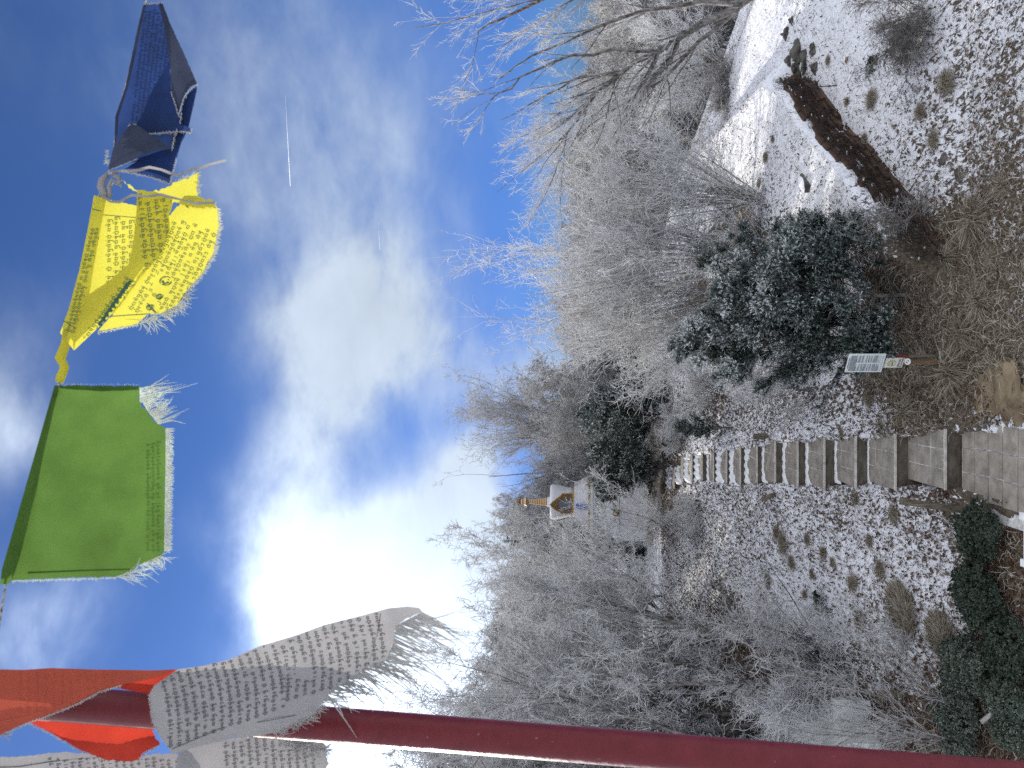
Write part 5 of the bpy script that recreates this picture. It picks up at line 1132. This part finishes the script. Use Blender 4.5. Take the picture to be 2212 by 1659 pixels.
# strokes of the six syllables and marks (advance, down) in a unit cell
GLY = [[[(0, 0), (.8, 0)], [(.15, 0), (.1, .45), (.45, .5)], [(.7, 0), (.7, .55), (.4, .75)], [(.3, -.35), (.55, -.3)]],
       [[(0, 0), (.75, 0)], [(.1, 0), (.1, .4), (.5, .42)], [(.68, 0), (.68, .62)]],
       [[(0, 0), (.7, 0)], [(.6, 0), (.62, .55)], [(.1, .05), (.25, .35), (.5, .3)], [(.2, -.35), (.45, -.42), (.6, -.25)]],
       [[(0, 0), (.7, 0)], [(.12, 0), (.12, .35), (.6, .35)], [(.64, 0), (.64, .85), (.3, 1.0), (.2, .8)]],
       [[(0, 0), (.72, 0)], [(.1, 0), (.1, .4), (.5, .42)], [(.66, 0), (.66, .62)], [(.3, -.15), (.6, -.4)]],
       [[(0, 0), (.75, 0)], [(.15, 0), (.2, .35), (.55, .3), (.6, 0)], [(.65, .3), (.5, .6), (.65, .9), (.3, 1.05)], [(.4, -.4), (.6, -.35)]],
       [[(.3, -.05), (.3, .85)]], [[(.15, 0), (.15, .75)], [(.45, 0), (.45, .75)]], [[(0, 0), (.6, 0)], [(.5, 0), (.5, .5), (.2, .62)]]]
def prayer_rows(mb, A, B, nrow, gap, size, poly, dfn, org, w=1.1, curve=None, lift=.0012, rg_=rng, holes=()):
    """text rows: first baseline from A to B, following rows offset by gap (2-vector); rows bend by curve(t)"""
    A = np.array(A, float); B = np.array(B, float); gap = np.array(gap, float); adv = unit(B - A); dn = unit(gap - (gap @ adv) * adv); L_ = np.linalg.norm(B - A)
    for r in range(nrow):
        s = rg_.uniform(0, 4); o = A + gap * r; gi = 0
        while s < L_:
            g = GLY[gi % 6] if rg_.random() > .16 else GLY[6 + rg_.randint(3)]; gi += 1; sz = size * rg_.uniform(.85, 1.1)
            for st_ in g:
                pts = []
                for a, b in st_:
                    u = s + a * sz; p = o + adv * u + dn * b * size
                    if curve: p = p + dn * curve(u / L_)
                    pts.append(p)
                if all(inside(p, poly) for p in pts) and not any((p[0] - h[0]) ** 2 + (p[1] - h[1]) ** 2 < h[2] ** 2 for p in pts for h in holes): ribbon2(mb, pts, w, dfn, org, lift)
            s += sz * (.98 if rg_.random() > .12 else 1.6)
    return mb
def fringe(mb, poly_edge, dirn, L_, dens, dfn, org, w=1.2, curl=.35, rg_=rng, lsd=.35):
    pe = [np.array(p, float) for p in poly_edge]; dirn = unit(np.array(dirn, float))
    for a, b in zip(pe[:-1], pe[1:]):
        n = int(np.linalg.norm(b - a) * dens)
        for i in range(n):
            p = a + (b - a) * (i + rg_.random()) / max(n, 1); ln = max(2, rg_.normal(L_, L_ * lsd)); d = unit(dirn + rg_.normal(0, curl, 2)); pts = [p]; k = 5; bend = rg_.normal(0, curl * .5)
            for j in range(k):
                c_, s_ = math.cos(bend), math.sin(bend); d = np.array([c_ * d[0] - s_ * d[1], s_ * d[0] + c_ * d[1]]); p = p + d * ln / k; pts.append(p)
            dz = rg_.uniform(-.004, .004); V = [P(q[0], q[1], dfn(q[0], q[1]) + dz * j / k) - org for j, q in enumerate(pts)]
            rr = w / FPX * dfn(*pts[0]) / 2; mb.tube(V, [rr, rr, rr * .9, rr * .8, rr * .6, rr * .3], 3, caps=False)
    mb.cuts = getattr(mb, 'cuts', []) + [(len(mb.v), len(mb.fn))]
C_ = {}
M['c_green'] = cloth_mat('green_cotton', (.088, .172, .036), .52); M['c_yellow'] = cloth_mat('yellow_cotton', (.62, .58, .075), .5, (.56, .52, .065)); M['c_blue'] = cloth_mat('blue_cotton', (.026, .055, .185), .40, (.018, .036, .10))
M['c_blue_shade'] = cloth_mat('shaded_blue_cotton', (.045, .055, .090), .2, (.026, .032, .055)); M['c_red'] = cloth_mat('red_cotton', (.56, .055, .03), .42, (.42, .04, .025)); M['c_white'] = cloth_mat('white_cotton', (.35, .345, .34), .28, (.29, .285, .29))  # darker copy of the blue cotton: the shade of its folds put into the colour
M['thread'] = cloth_mat('frayed_thread', (.66, .66, .64), .45); M['tgreen'] = cloth_mat('green_thread', (.88, .92, .80), .4); M['tyel'] = cloth_mat('yellow_thread', (.9, .9, .70), .4)
M['pr_green'] = mat('green_print', .9, (.03, .09, .055)); M['pr_black'] = mat('black_print', .9, (.055, .055, .06)); M['pr_blue'] = mat('dark_blue_print', .9, (.012, .02, .07)); M['pr_dg'] = mat('dark_green_print', .9, (.078, .158, .034)); M['pr_red'] = mat('dark_red_print', .9, (.25, .03, .02))
def cord_d(Y): return 1.30 + (830 - Y) * .00020
def cord_X(Y): return float(np.interp(Y, [0, 10, 124, 190, 250, 320, 360, 400, 445, 745, 830, 1250, 1345, 1400, 1460], [317, 312, 287, 271, 253, 247, 240, 222, 206, 130, 124, 14, -1, -8, -14]))
# cord
cy = [-60, 0, 12, 60, 124, 190, 250, 320, 360, 400, 445, 600, 745, 800, 830, 1000, 1250, 1345, 1400, 1470]
pts = [P(cord_X(y) - (8 if y < 0 else 0) + (4 if 445 < y < 1250 else 0), y, cord_d(y)) for y in cy]; org = pts[0]
mb = MB(); mb.tube([p - org for p in pts], .0017, 8); o = mb.build('flag_cord', M.setdefault('cord', noise_mat('cord', (.05, .05, .045), (.55, .55, .52), 160, bump=.4)), smooth=True); o.location = tuple(org); tag(o, 'thin white cord on which the prayer flags are strung', 'cord')

# --- green flag
org = P(125, 1000, 1.27)
gfold = lambda X, Y: cord_d(Y) + .006 * math.sin(X * .018 + Y * .010) + .010 * math.sin((X - 120) * .009 - (Y - 830) * .012) + .012 * math.exp(-((Y - 838) / 14.) ** 2)
e = empty('prayer_flag', org, 0, 'green prayer flag glowing in the sun with white frayed lower edge', 'prayer flag', 'prayer flags on the cord')
gp_ = [(122, 832), (302, 834), (300, 858), (305, 878), (316, 884), (330, 905), (342, 916), (358, 925), (358, 1000), (356, 1100), (355, 1190), (345, 1208), (300, 1220), (280, 1240), (272, 1246), (170, 1247), (26, 1253), (60, 1100), (92, 960)]
fc = cloth('cloth', gp_, gfold, M['c_green'], e, org, 10, 1.0)
# doubled hem at the leading side, folded strip at the right side
cloth('side_hem', [(128, 835), (300, 836), (299, 845), (220, 848), (128, 842)], lambda X, Y: gfold(X, Y) + .004, M['c_green'], fc, org, 12)
hp = [(118, 832), (128, 834), (110, 925), (84, 1035), (56, 1150), (44, 1200), (27, 1252), (18, 1262), (0, 1262), (4, 1230), (30, 1140), (70, 1000)]
cloth('sleeve', hp, lambda X, Y: cord_d(Y) - .006, M['c_green'], fc, org, 9); cloth('sleeve_back', hp, lambda X, Y: cord_d(Y) + .008, M['c_green'], fc, org, 9)
cloth('hem_line', [(60, 1235), (200, 1230), (280, 1228), (280, 1231), (200, 1233), (60, 1239)], lambda X, Y: gfold(X, Y) - .001, M['c_green'], fc, org, 12)
mb = MB(); fringe(mb, [(358, 925), (358, 1000), (356, 1100), (355, 1190)], (1, .02), 16, 1.3, gfold, org, 1.8, .12, lsd=.12)
fringe(mb, [(302, 838), (302, 870)], (1, -.2), 62, .9, gfold, org, 1.8, .09); fringe(mb, [(303, 860), (318, 886), (342, 916)], (1, -.45), 42, 1.1, gfold, org, 1.7, .14)
fringe(mb, [(350, 1200), (300, 1220)], (.8, .35), 26, .9, gfold, org, 1.3, .35); fringe(mb, [(290, 1232), (250, 1246)], (1, .12), 48, .7, gfold, org, 1.6, .25); fringe(mb, [(250, 1247), (26, 1254)], (0, 1), 4, .8, gfold, org, 1.4, .3)
fringe(mb, [(300, 832), (125, 831)], (0, -1), 3, .35, gfold, org, .9, .4)
mb.build('fringe', M['tgreen'], e)
mb = MB()
prayer_rows(mb, (318, 1195), (318, 960), 3, (11, 0), 8, gp_, gfold, org, 1.1, lift=-.002); mb.build('print', M['pr_dg'], fc)

# --- yellow flag
org = P(300, 600, 1.33); dy = lambda X, Y: cord_d(Y) + .004 * math.sin(X * .02 + Y * .013)
e = empty('prayer_flag', org, 0, 'yellow prayer flag twisted on the cord with rows of dark green script', 'prayer flag', 'prayer flags on the cord')
z5 = lambda L_: [(a * .496, b * .496) for a, b in L_]     # from the zoomed tracing
back = z5([(440, 862), (590, 895), (620, 905), (640, 1160), (520, 1300), (330, 1500), (318, 1520), (300, 1440), (350, 1300), (395, 1150)])
d1 = lambda X, Y: dy(X, Y) + .014
c1 = cloth('back_fold', back, d1, M['c_yellow'], e, org, 10, .4)
mb = MB(); prayer_rows(mb, z5([(470, 1460)])[0], z5([(470, 950)])[0], 6, (15.5, 2), 11, back, d1, org, 1.4); ribbon2(mb, z5([(444, 935), (600, 948)]), 1.6, d1, org); mb.build('print', M['pr_green'], c1)
mid = z5([(598, 835), (640, 845), (760, 868), (735, 940), (740, 1000), (700, 1110), (610, 1210), (520, 1335), (412, 1442), (322, 1526), (318, 1500), (345, 1385), (388, 1282), (480, 1220), (560, 1150), (580, 1060), (594, 930)])
d2 = lambda X, Y: dy(X, Y) - .006 + .006 * math.sin((X + Y) * .02)
c2 = cloth('middle_fold', mid, d2, M['c_yellow'], e, org, 10, .4)
c2b = cloth('middle_fold_underlay', mid, lambda X, Y: d2(X, Y) + .012, M['c_yellow'], e, org, 12, .3)
mb = MB(); prayer_rows(mb, z5([(640, 1240)])[0], z5([(600, 830)])[0], 6, (17, -4), 12, mid, d2, org, 1.5); prayer_rows(mb, z5([(360, 1480)])[0], z5([(560, 1200)])[0], 3, (9, 9), 11, mid, d2, org, 1.4)
for i in range(9):
    a = 550 - i * 14; b = 1230 + i * 20
    ribbon2(mb, z5([(a + 20, b - 8), (a - 10, b + 22), (a + 8, b + 26)]), 5.5, d2, org)
mb.build('print', M['pr_green'], c2)
rt = z5([(735, 940), (800, 872), (855, 870), (930, 880), (945, 905), (952, 985), (930, 1100), (880, 1190), (810, 1270), (770, 1330), (700, 1365), (640, 1370), (600, 1410), (425, 1443), (520, 1335), (610, 1210), (700, 1100), (720, 1000)])
d3 = lambda X, Y: dy(X, Y) + .004 + .008 * math.sin((Y - 440) * .013 + X * .006)
c3 = cloth('outer_fold', rt, d3, M['c_yellow'], e, org, 10, .8)
mb = MB(); holes = [(352, 612, 22), (325, 665, 20), (412, 440, 16)]
prayer_rows(mb, z5([(560, 1350)])[0], z5([(760, 960)])[0], 8, (14.0, 4.0), 10.5, rt, d3, org, 1.3, lambda t: 6 * math.sin(t * 3), holes=holes)
ribbon2(mb, z5([(480, 1378), (560, 1372), (655, 1366)]), 1.8, d3, org)
for (cx_, cy_, r) in ((358, 607, 14), (325, 664, 10), (345, 640, 9), (414, 441, 13)):
    for t in range(22):
        a = rng.uniform(0, 6.28); q = r * rng.uniform(.25, 1); b_ = a + rng.uniform(.5, 1.4); ribbon2(mb, [(cx_ + q * math.cos(a), cy_ + q * .7 * math.sin(a)), (cx_ + q * math.cos((a + b_) / 2) * 1.05, cy_ + q * .7 * math.sin((a + b_) / 2) * 1.05), (cx_ + q * math.cos(b_), cy_ + q * .7 * math.sin(b_))], 1.7, d3, org)
for t in range(5): ribbon2(mb, [(318 + t * 2, 655 + t * 3), (330 + t * 2, 668 + t * 2)], 2.5, d3, org)
mb.build('print', M['pr_green'], c3)
top_ = z5([(520, 775), (585, 825), (650, 835), (720, 820), (775, 790), (830, 770), (858, 752), (862, 790), (855, 820), (862, 855), (930, 875), (940, 905), (850, 905), (760, 880), (600, 838), (560, 818)])
cloth('torn_top', top_, lambda X, Y: dy(X, Y) + .002, M['c_yellow'], e, org, 8, 1.6)
sl = z5([(410, 850), (462, 868), (440, 985), (410, 1150), (385, 1300), (345, 1400), (322, 1526), (262, 1450), (300, 1345), (345, 1180), (380, 1010)])
c4 = cloth('sleeve', sl, lambda X, Y: cord_d(Y) - .008, M['c_yellow'], e, org, 8, .3); cloth('sleeve_back', sl, lambda X, Y: cord_d(Y) + .010, M['c_yellow'], e, org, 9)
mb = MB(); prayer_rows(mb, z5([(290, 1450)])[0], z5([(400, 1000)])[0], 2, (10, 0), 9, sl, lambda X, Y: cord_d(Y) - .008, org, 1.1); ribbon2(mb, z5([(402, 910), (440, 918)]), 1.6, lambda X, Y: cord_d(Y) - .008, org); ribbon2(mb, z5([(275, 1395), (330, 1430)]), 1.6, lambda X, Y: cord_d(Y) - .008, org); mb.build('print', M['pr_green'], c4)
tw = [P(x, y, cord_d(y)) - org for x, y in z5([(300, 1440), (285, 1500), (262, 1560), (282, 1600), (265, 1640), (258, 1665)])]
mb = MB(); mb.tube(tw, [.009, .0075, .0085, .007, .0075, .006], 10); mb.build('twisted_end', M['c_yellow'], e, smooth=True)
mb = MB(); ed = z5([(945, 905), (952, 985), (930, 1100), (880, 1190), (810, 1270)]); fringe(mb, ed, (1, .25), 8, 1.3, d3, org, 1.3, .35); fringe(mb, z5([(810, 1270), (770, 1330), (700, 1365)]), (1, .55), 20, 1.2, d3, org, 1.6, .35)
fringe(mb, z5([(690, 1365), (600, 1410)]), (1, .35), 32, .6, d3, org, 1.8, .45); fringe(mb, z5([(600, 1412), (425, 1446)]), (.1, 1), 4, 1.2, d3, org, 1.4, .4); fringe(mb, z5([(770, 795), (858, 755), (860, 850)]), (.7, -.5), 8, .9, d3, org, 1.5, .6); fringe(mb, z5([(840, 890), (940, 905)]), (.3, -.5), 9, .9, d3, org, 1.5, .6)
mb.build('fringe', M['tyel'], e)
# loose white tapes tied between the yellow and blue flags
for (pl, w_, lb) in (([(470, 755), (520, 745), (600, 742), (650, 728), (700, 738), (770, 765), (810, 745), (860, 735), (930, 712), (985, 698)], 7, 'white tape blowing out above the yellow flag, ending in a frayed tip'), ([(440, 850), (480, 878), (520, 880), (575, 850), (640, 855), (700, 848), (790, 870), (850, 885), (935, 882)], 7, 'white tape lying across the torn top of the yellow flag')):
    q = z5(pl); org2 = P(q[0][0], q[0][1], cord_d(q[0][1])); V = []; n = len(q)
    for i, (x, y) in enumerate(q):
        t = np.array(q[min(i + 1, n - 1)]) - np.array(q[max(i - 1, 0)]); t = unit(t); nv = np.array([-t[1], t[0]]) * w_ / 2 * (.55 + .45 * abs(math.cos(i * 1.3)))
        for s in (1, -1): V.append(P(x + nv[0] * s, y + nv[1] * s, cord_d(y) - .02 + .006 * math.sin(i * 1.3) * s) - org2)
    mb = MB(); mb.add(V, [(i * 2, i * 2 + 1, i * 2 + 3, i * 2 + 2) for i in range(n - 1)]); o = mb.build('white_tape', M['c_white'], smooth=True); o.location = tuple(org2); tag(o, lb, 'tape', 'white tapes tied to the cord')
q = z5([(470, 758), (445, 785), (440, 815), (455, 850), (470, 868), (478, 850), (474, 815), (490, 785), (520, 805), (515, 770), (495, 760)]); org2 = P(*q[0], cord_d(q[0][1]))
mb = MB(); mb.tube([P(x, y, cord_d(y) - .012) - org2 for x, y in q], [.004, .0065, .007, .006, .004, .004, .004, .005, .0055, .005, .004], 8); o = mb.build('knotted_rag', M['c_white'], smooth=True); o.location = tuple(org2); tag(o, 'crumpled white rag knotted on the cord between the blue and yellow flags', 'rag')

# --- blue flag
org = P(250, 250, 1.42); e = empty('prayer_flag', org, 0, 'dark blue prayer flag folded over itself at the far end of the cord', 'prayer flag', 'prayer flags on the cord')
db = lambda X, Y: cord_d(Y)
bk = z5([(625, 18), (705, 14), (730, 120), (742, 300), (700, 420), (620, 520), (590, 545), (540, 600), (498, 645), (500, 560), (503, 505), (545, 380), (575, 240), (600, 120)])
cb_ = cloth('back_panel', bk, lambda X, Y: db(X, Y) + .018, M['c_blue'], e, org, 10, .3)
mb = MB()
for i in range(9): prayer_rows(mb, (258 + i * 9.5 + 26, 265 - i * 3), (258 + i * 9.5 + 55, 25), 1, (9, 0), 7, bk, lambda X, Y: db(X, Y) + .018, org, 1.0)
mb.build('print', M['pr_blue'], cb_)
cloth('edge_hem', z5([(625, 18), (636, 18), (612, 130), (588, 250), (556, 385), (516, 510), (512, 590), (498, 645), (500, 560), (503, 505), (545, 380), (575, 240), (600, 120)]), lambda X, Y: db(X, Y) - .002, M['c_blue_shade'], cb_, org, 9)
hood = z5([(690, 16), (708, 14), (740, 100), (800, 230), (858, 365), (830, 378), (800, 420), (785, 470), (775, 500), (760, 440), (745, 390), (742, 300), (730, 200), (712, 100)])
cloth('hood_fold', hood, lambda X, Y: db(X, Y) - .010 + .02 * (X - 350) / 80, M['c_blue_shade'], e, org, 9, .3)
mdf = z5([(738, 268), (745, 390), (768, 460), (785, 540), (835, 560), (832, 578), (770, 572), (700, 578), (650, 582), (590, 545), (620, 500), (660, 400), (700, 330)])
cloth('middle_fold', mdf, lambda X, Y: db(X, Y) + .002 + .008 * math.sin((X - 300) * .05), M['c_blue'], e, org, 9, .4); cloth('middle_fold_underlay', mdf, lambda X, Y: db(X, Y) + .012, M['c_blue_shade'], e, org, 11)
cloth('lower_fold', z5([(855, 372), (858, 390), (820, 560), (790, 620), (768, 690), (738, 798), (690, 780), (600, 755), (530, 745), (600, 700), (745, 650), (760, 570), (790, 470), (805, 420)]), lambda X, Y: db(X, Y) + .016, M['c_blue'], e, org, 9, .3)
cloth('lower_underlay', z5([(855, 372), (858, 390), (820, 560), (790, 620), (768, 690), (738, 798), (690, 780), (600, 755), (530, 745), (600, 700), (745, 650), (760, 570), (790, 470), (805, 420)]), lambda X, Y: db(X, Y) + .024, M['c_blue'], e, org, 11, .3)
cloth('inner_fold', z5([(585, 540), (650, 575), (768, 566), (762, 600), (748, 660), (620, 700), (540, 715), (520, 640), (560, 560)]), lambda X, Y: db(X, Y) + .020, M['c_blue'], e, org, 9, .3)
pk = z5([(570, 538), (600, 548), (680, 600), (748, 650), (690, 652), (620, 672), (540, 712), (470, 742), (480, 700), (495, 640)])
cloth('pocket_fold', pk, lambda X, Y: db(X, Y) - .016 - .012 * math.sin((X - 230) * .03), M['c_blue_shade'], e, org, 8, .3)
mb = MB()
def edge(pl, L_=1.6, w_=1.1): fringe(mb, z5(pl), (.2, .9), L_ * 2.2, 1.5, lambda X, Y: db(X, Y) - .012, org, w_, .8)
edge([(858, 368), (820, 395), (795, 440), (788, 480), (785, 535)]); edge([(835, 558), (832, 578), (790, 572), (700, 578), (650, 582)]); edge([(748, 650), (770, 560)]); edge([(530, 745), (600, 757), (690, 780), (740, 800), (768, 690)], 1.6); edge([(565, 540), (590, 545)], 3); edge([(470, 742), (520, 722), (600, 690)], .8); edge([(625, 16), (708, 12)], 1.4); edge([(470, 650), (460, 700), (480, 712)], 3); edge([(745, 400), (765, 460), (780, 510)], 1.0)
mb.build('fringe', M['thread'], e)

# --- red flag wound round the pole and the printed white flags
org = P(200, 1540, 1.25)
e = empty('prayer_flag', org, 0, 'red prayer flag wrapped round the top of the maroon pole', 'prayer flag', 'prayer flags on the pole')
pd = lambda X, Y: DP - math.sqrt(max(.045 ** 2 - min(abs(Y - pole_c(X)) / FPX * DP, .045) ** 2, 0)) - .002
r1 = [(-30, 1448), (0, 1446), (50, 1447), (110, 1443), (200, 1446), (330, 1448), (378, 1446), (345, 1462), (300, 1472), (262, 1478), (215, 1493), (160, 1522), (110, 1542), (55, 1562), (0, 1588), (-30, 1600)]
fr1 = lambda X, Y: DP - .035 - .020 * math.cos((Y - 1510) * .02)
M['c_redf'] = cloth_mat('dull_red_cotton', (.42, .085, .05), .28, (.33, .07, .045))  # duller, less translucent red for the front wrap
c = cloth('front_wrap', r1, fr1, M['c_redf'], e, org, 10, .6, edges={9, 10, 11, 12, 13}); 
mb = MB(); ribbon2(mb, [(-20, 1562), (60, 1548), (140, 1520), (200, 1492), (260, 1474)], 1.5, fr1, org); prayer_rows(mb, (40, 1545), (40, 1455), 12, (18, 0), 9, r1, fr1, org, 1.0); mb.build('print', M.setdefault('pr_redl', mat('faint_print', .9, (.36, .07, .04))), c)
r2 = [(262, 1478), (345, 1460), (380, 1446), (352, 1480), (330, 1500), (325, 1545), (300, 1560), (60, 1560), (120, 1540), (200, 1500)]
cloth('wrap_behind', [(200, 1490), (262, 1474), (345, 1458), (384, 1444), (352, 1480), (330, 1500), (325, 1500), (250, 1486)], lambda X, Y: DP + .01, M['c_red'], e, org, 10, .3)
r3 = [(60, 1560), (110, 1542), (200, 1548), (325, 1556), (330, 1580), (345, 1608), (310, 1626), (296, 1642), (270, 1645), (225, 1640), (170, 1618), (110, 1582)]
cloth('lower_wrap', r3, lambda X, Y: DP + .045 + .01 * math.sin(Y * .05), M['c_red'], e, org, 10, .8)
mb = MB(); fringe(mb, [(262, 1480), (215, 1494), (160, 1523), (110, 1543), (55, 1563), (0, 1589)], (.3, 1), 4, 1.2, fr1, org, 1.4, .7); fringe(mb, [(60, 1562), (110, 1584), (170, 1620), (225, 1642)], (-.2, 1), 4, 1.0, lambda X, Y: DP + .045, org, 1.4, .6); fringe(mb, [(345, 1606), (310, 1628), (300, 1642)], (.5, 1), 5, 1.2, lambda X, Y: DP + .045, org, 1.5, .6); fringe(mb, [(8, 1585), (14, 1590)], (1, .5), 12, 1, fr1, org, 2.4, .5); mb.build('fringe', M['thread'], e)

org = P(600, 1480, 1.22)
e = empty('prayer_flag', org, 0, 'white prayer flag printed with rows of black script, blown across the pole', 'prayer flag', 'prayer flags on the pole')
wf = [(322, 1500), (332, 1482), (360, 1462), (384, 1446), (440, 1438), (495, 1425), (560, 1396), (640, 1372), (700, 1350), (780, 1330), (840, 1314), (880, 1310), (905, 1313), (912, 1322), (880, 1335), (855, 1352), (850, 1385), (835, 1425), (800, 1440), (760, 1462), (715, 1492), (700, 1515), (672, 1545), (640, 1560), (595, 1582), (560, 1590), (500, 1596), (430, 1612), (372, 1628), (352, 1600), (330, 1560)]
fw = lambda X, Y: DP - .042 - .022 * math.cos((Y - (1535 - (X - 322) * .22)) * .022) + .010 * math.sin(X * .014 + Y * .006) + .003 * math.sin(X * .05 - Y * .03) - .00003 * max(X - 600, 0)
c = cloth('cloth', wf, fw, M['c_white'], e, org, 10, .7, edges=set(range(12, 24)))
mb = MB()
for r in range(26):
    X = 350 + r * 18.6; yc = np.interp(X, [322, 850], [1532, 1378]); a = (X + 16, yc + 95 - r * 1.2); b = (X - 10, yc - 85 + r * 1.0)
    if r > 13 and r < 26: a = (X + 8, yc + 70); b = (X - 8, yc - 70)
    prayer_rows(mb, a, b, 1, (9, -2), 9.5, wf, fw, org, 1.5, lambda t: 9 * math.sin(t * math.pi), holes=[(655, 1450, 17)] if r not in (17,) else [])
ribbon2(mb, [(372, 1618), (420, 1598), (480, 1572), (560, 1560), (640, 1545)], 1.5, fw, org); ribbon2(mb, [(822, 1325), (815, 1370), (795, 1435)], 1.4, fw, org)
mb.build('print', M['pr_black'], c)
cloth('rear_layer', [(384, 1620), (430, 1606), (520, 1594), (600, 1580), (700, 1600), (712, 1650), (690, 1680), (420, 1690), (380, 1660)], lambda X, Y: DP + .06 + .01 * math.sin(X * .03), M['c_white'], e, org, 10, 1.5)
mb = MB(); fringe(mb, [(912, 1322), (855, 1352), (850, 1385), (835, 1425), (800, 1440)], (1, .45), 90, .5, fw, org, 3.6, .11, lsd=.3)
fringe(mb, [(800, 1440), (760, 1462), (715, 1492), (700, 1515)], (.9, .35), 66, .5, fw, org, 3.2, .2); fringe(mb, [(700, 1515), (672, 1545), (640, 1560), (590, 1584)], (.5, .8), 18, 1.0, fw, org, 1.5, .8); fringe(mb, [(600, 1600), (712, 1620)], (1, .5), 34, 1.0, lambda X, Y: DP + .05, org, 1.7, .7); fringe(mb, [(322, 1500), (330, 1560), (352, 1600)], (-1, .2), 3, 1, fw, org, 1.2, .5)
mb.build('fringe', M['thread'], e)
lw = [(400, 1625), (470, 1604), (560, 1590), (640, 1600), (700, 1600), (735, 1625), (700, 1690), (400, 1690)]
mb = MB(); ff = lambda X, Y: DP + .058 + .01 * math.sin(X * .03)
for r in range(12): prayer_rows(mb, (490 + r * 17, 1670), (484 + r * 17, 1600), 1, (9, 0), 9, lw, ff, org, 1.5)
mb.build('print_behind', M['pr_black'], c)
org = P(200, 1650, 1.4); e = empty('prayer_flag', org, 0, 'second white prayer flag with faint script along the lower left edge of the view', 'prayer flag', 'prayer flags on the pole')
w2 = [(-30, 1632), (20, 1636), (80, 1630), (140, 1624), (200, 1630), (260, 1642), (340, 1628), (380, 1628), (410, 1640), (430, 1662), (440, 1700), (-30, 1700)]
f2_ = lambda X, Y: DP + .09 + .012 * math.sin(X * .025)
c = cloth('cloth', w2, f2_, M['c_white'], e, org, 10, .8)
mb = MB(); [prayer_rows(mb, (110 + r * 16, 1690), (106 + r * 16, 1640), 1, (9, 0), 8, w2, f2_, org, 1.3) for r in range(20)]; ribbon2(mb, [(-20, 1658), (40, 1656), (110, 1645), (180, 1638)], 2.2, f2_, org); mb.build('print', M['pr_black'], c)
# contrail far up
for (pl, r_, lb) in (([(616, 205), (627, 402)], 3.4, 'thin white condensation trail high in the blue sky'), ([(817, 470), (820, 540)], 1.3, 'short faint condensation trail against the veil of cloud')):
    a, b = P(*pl[0], 9000), P(*pl[1], 9000); mb = MB(); mb.tube([(0, 0, 0), (b - a)], [r_ * .4, r_], 8); o = mb.build('contrail', M.setdefault('vapour', cloth_mat('vapour', (.9, .92, .95), .97, (.9, .9, .95), scale=.01)), smooth=True); o.location = tuple(a); tag(o, lb, 'contrail')
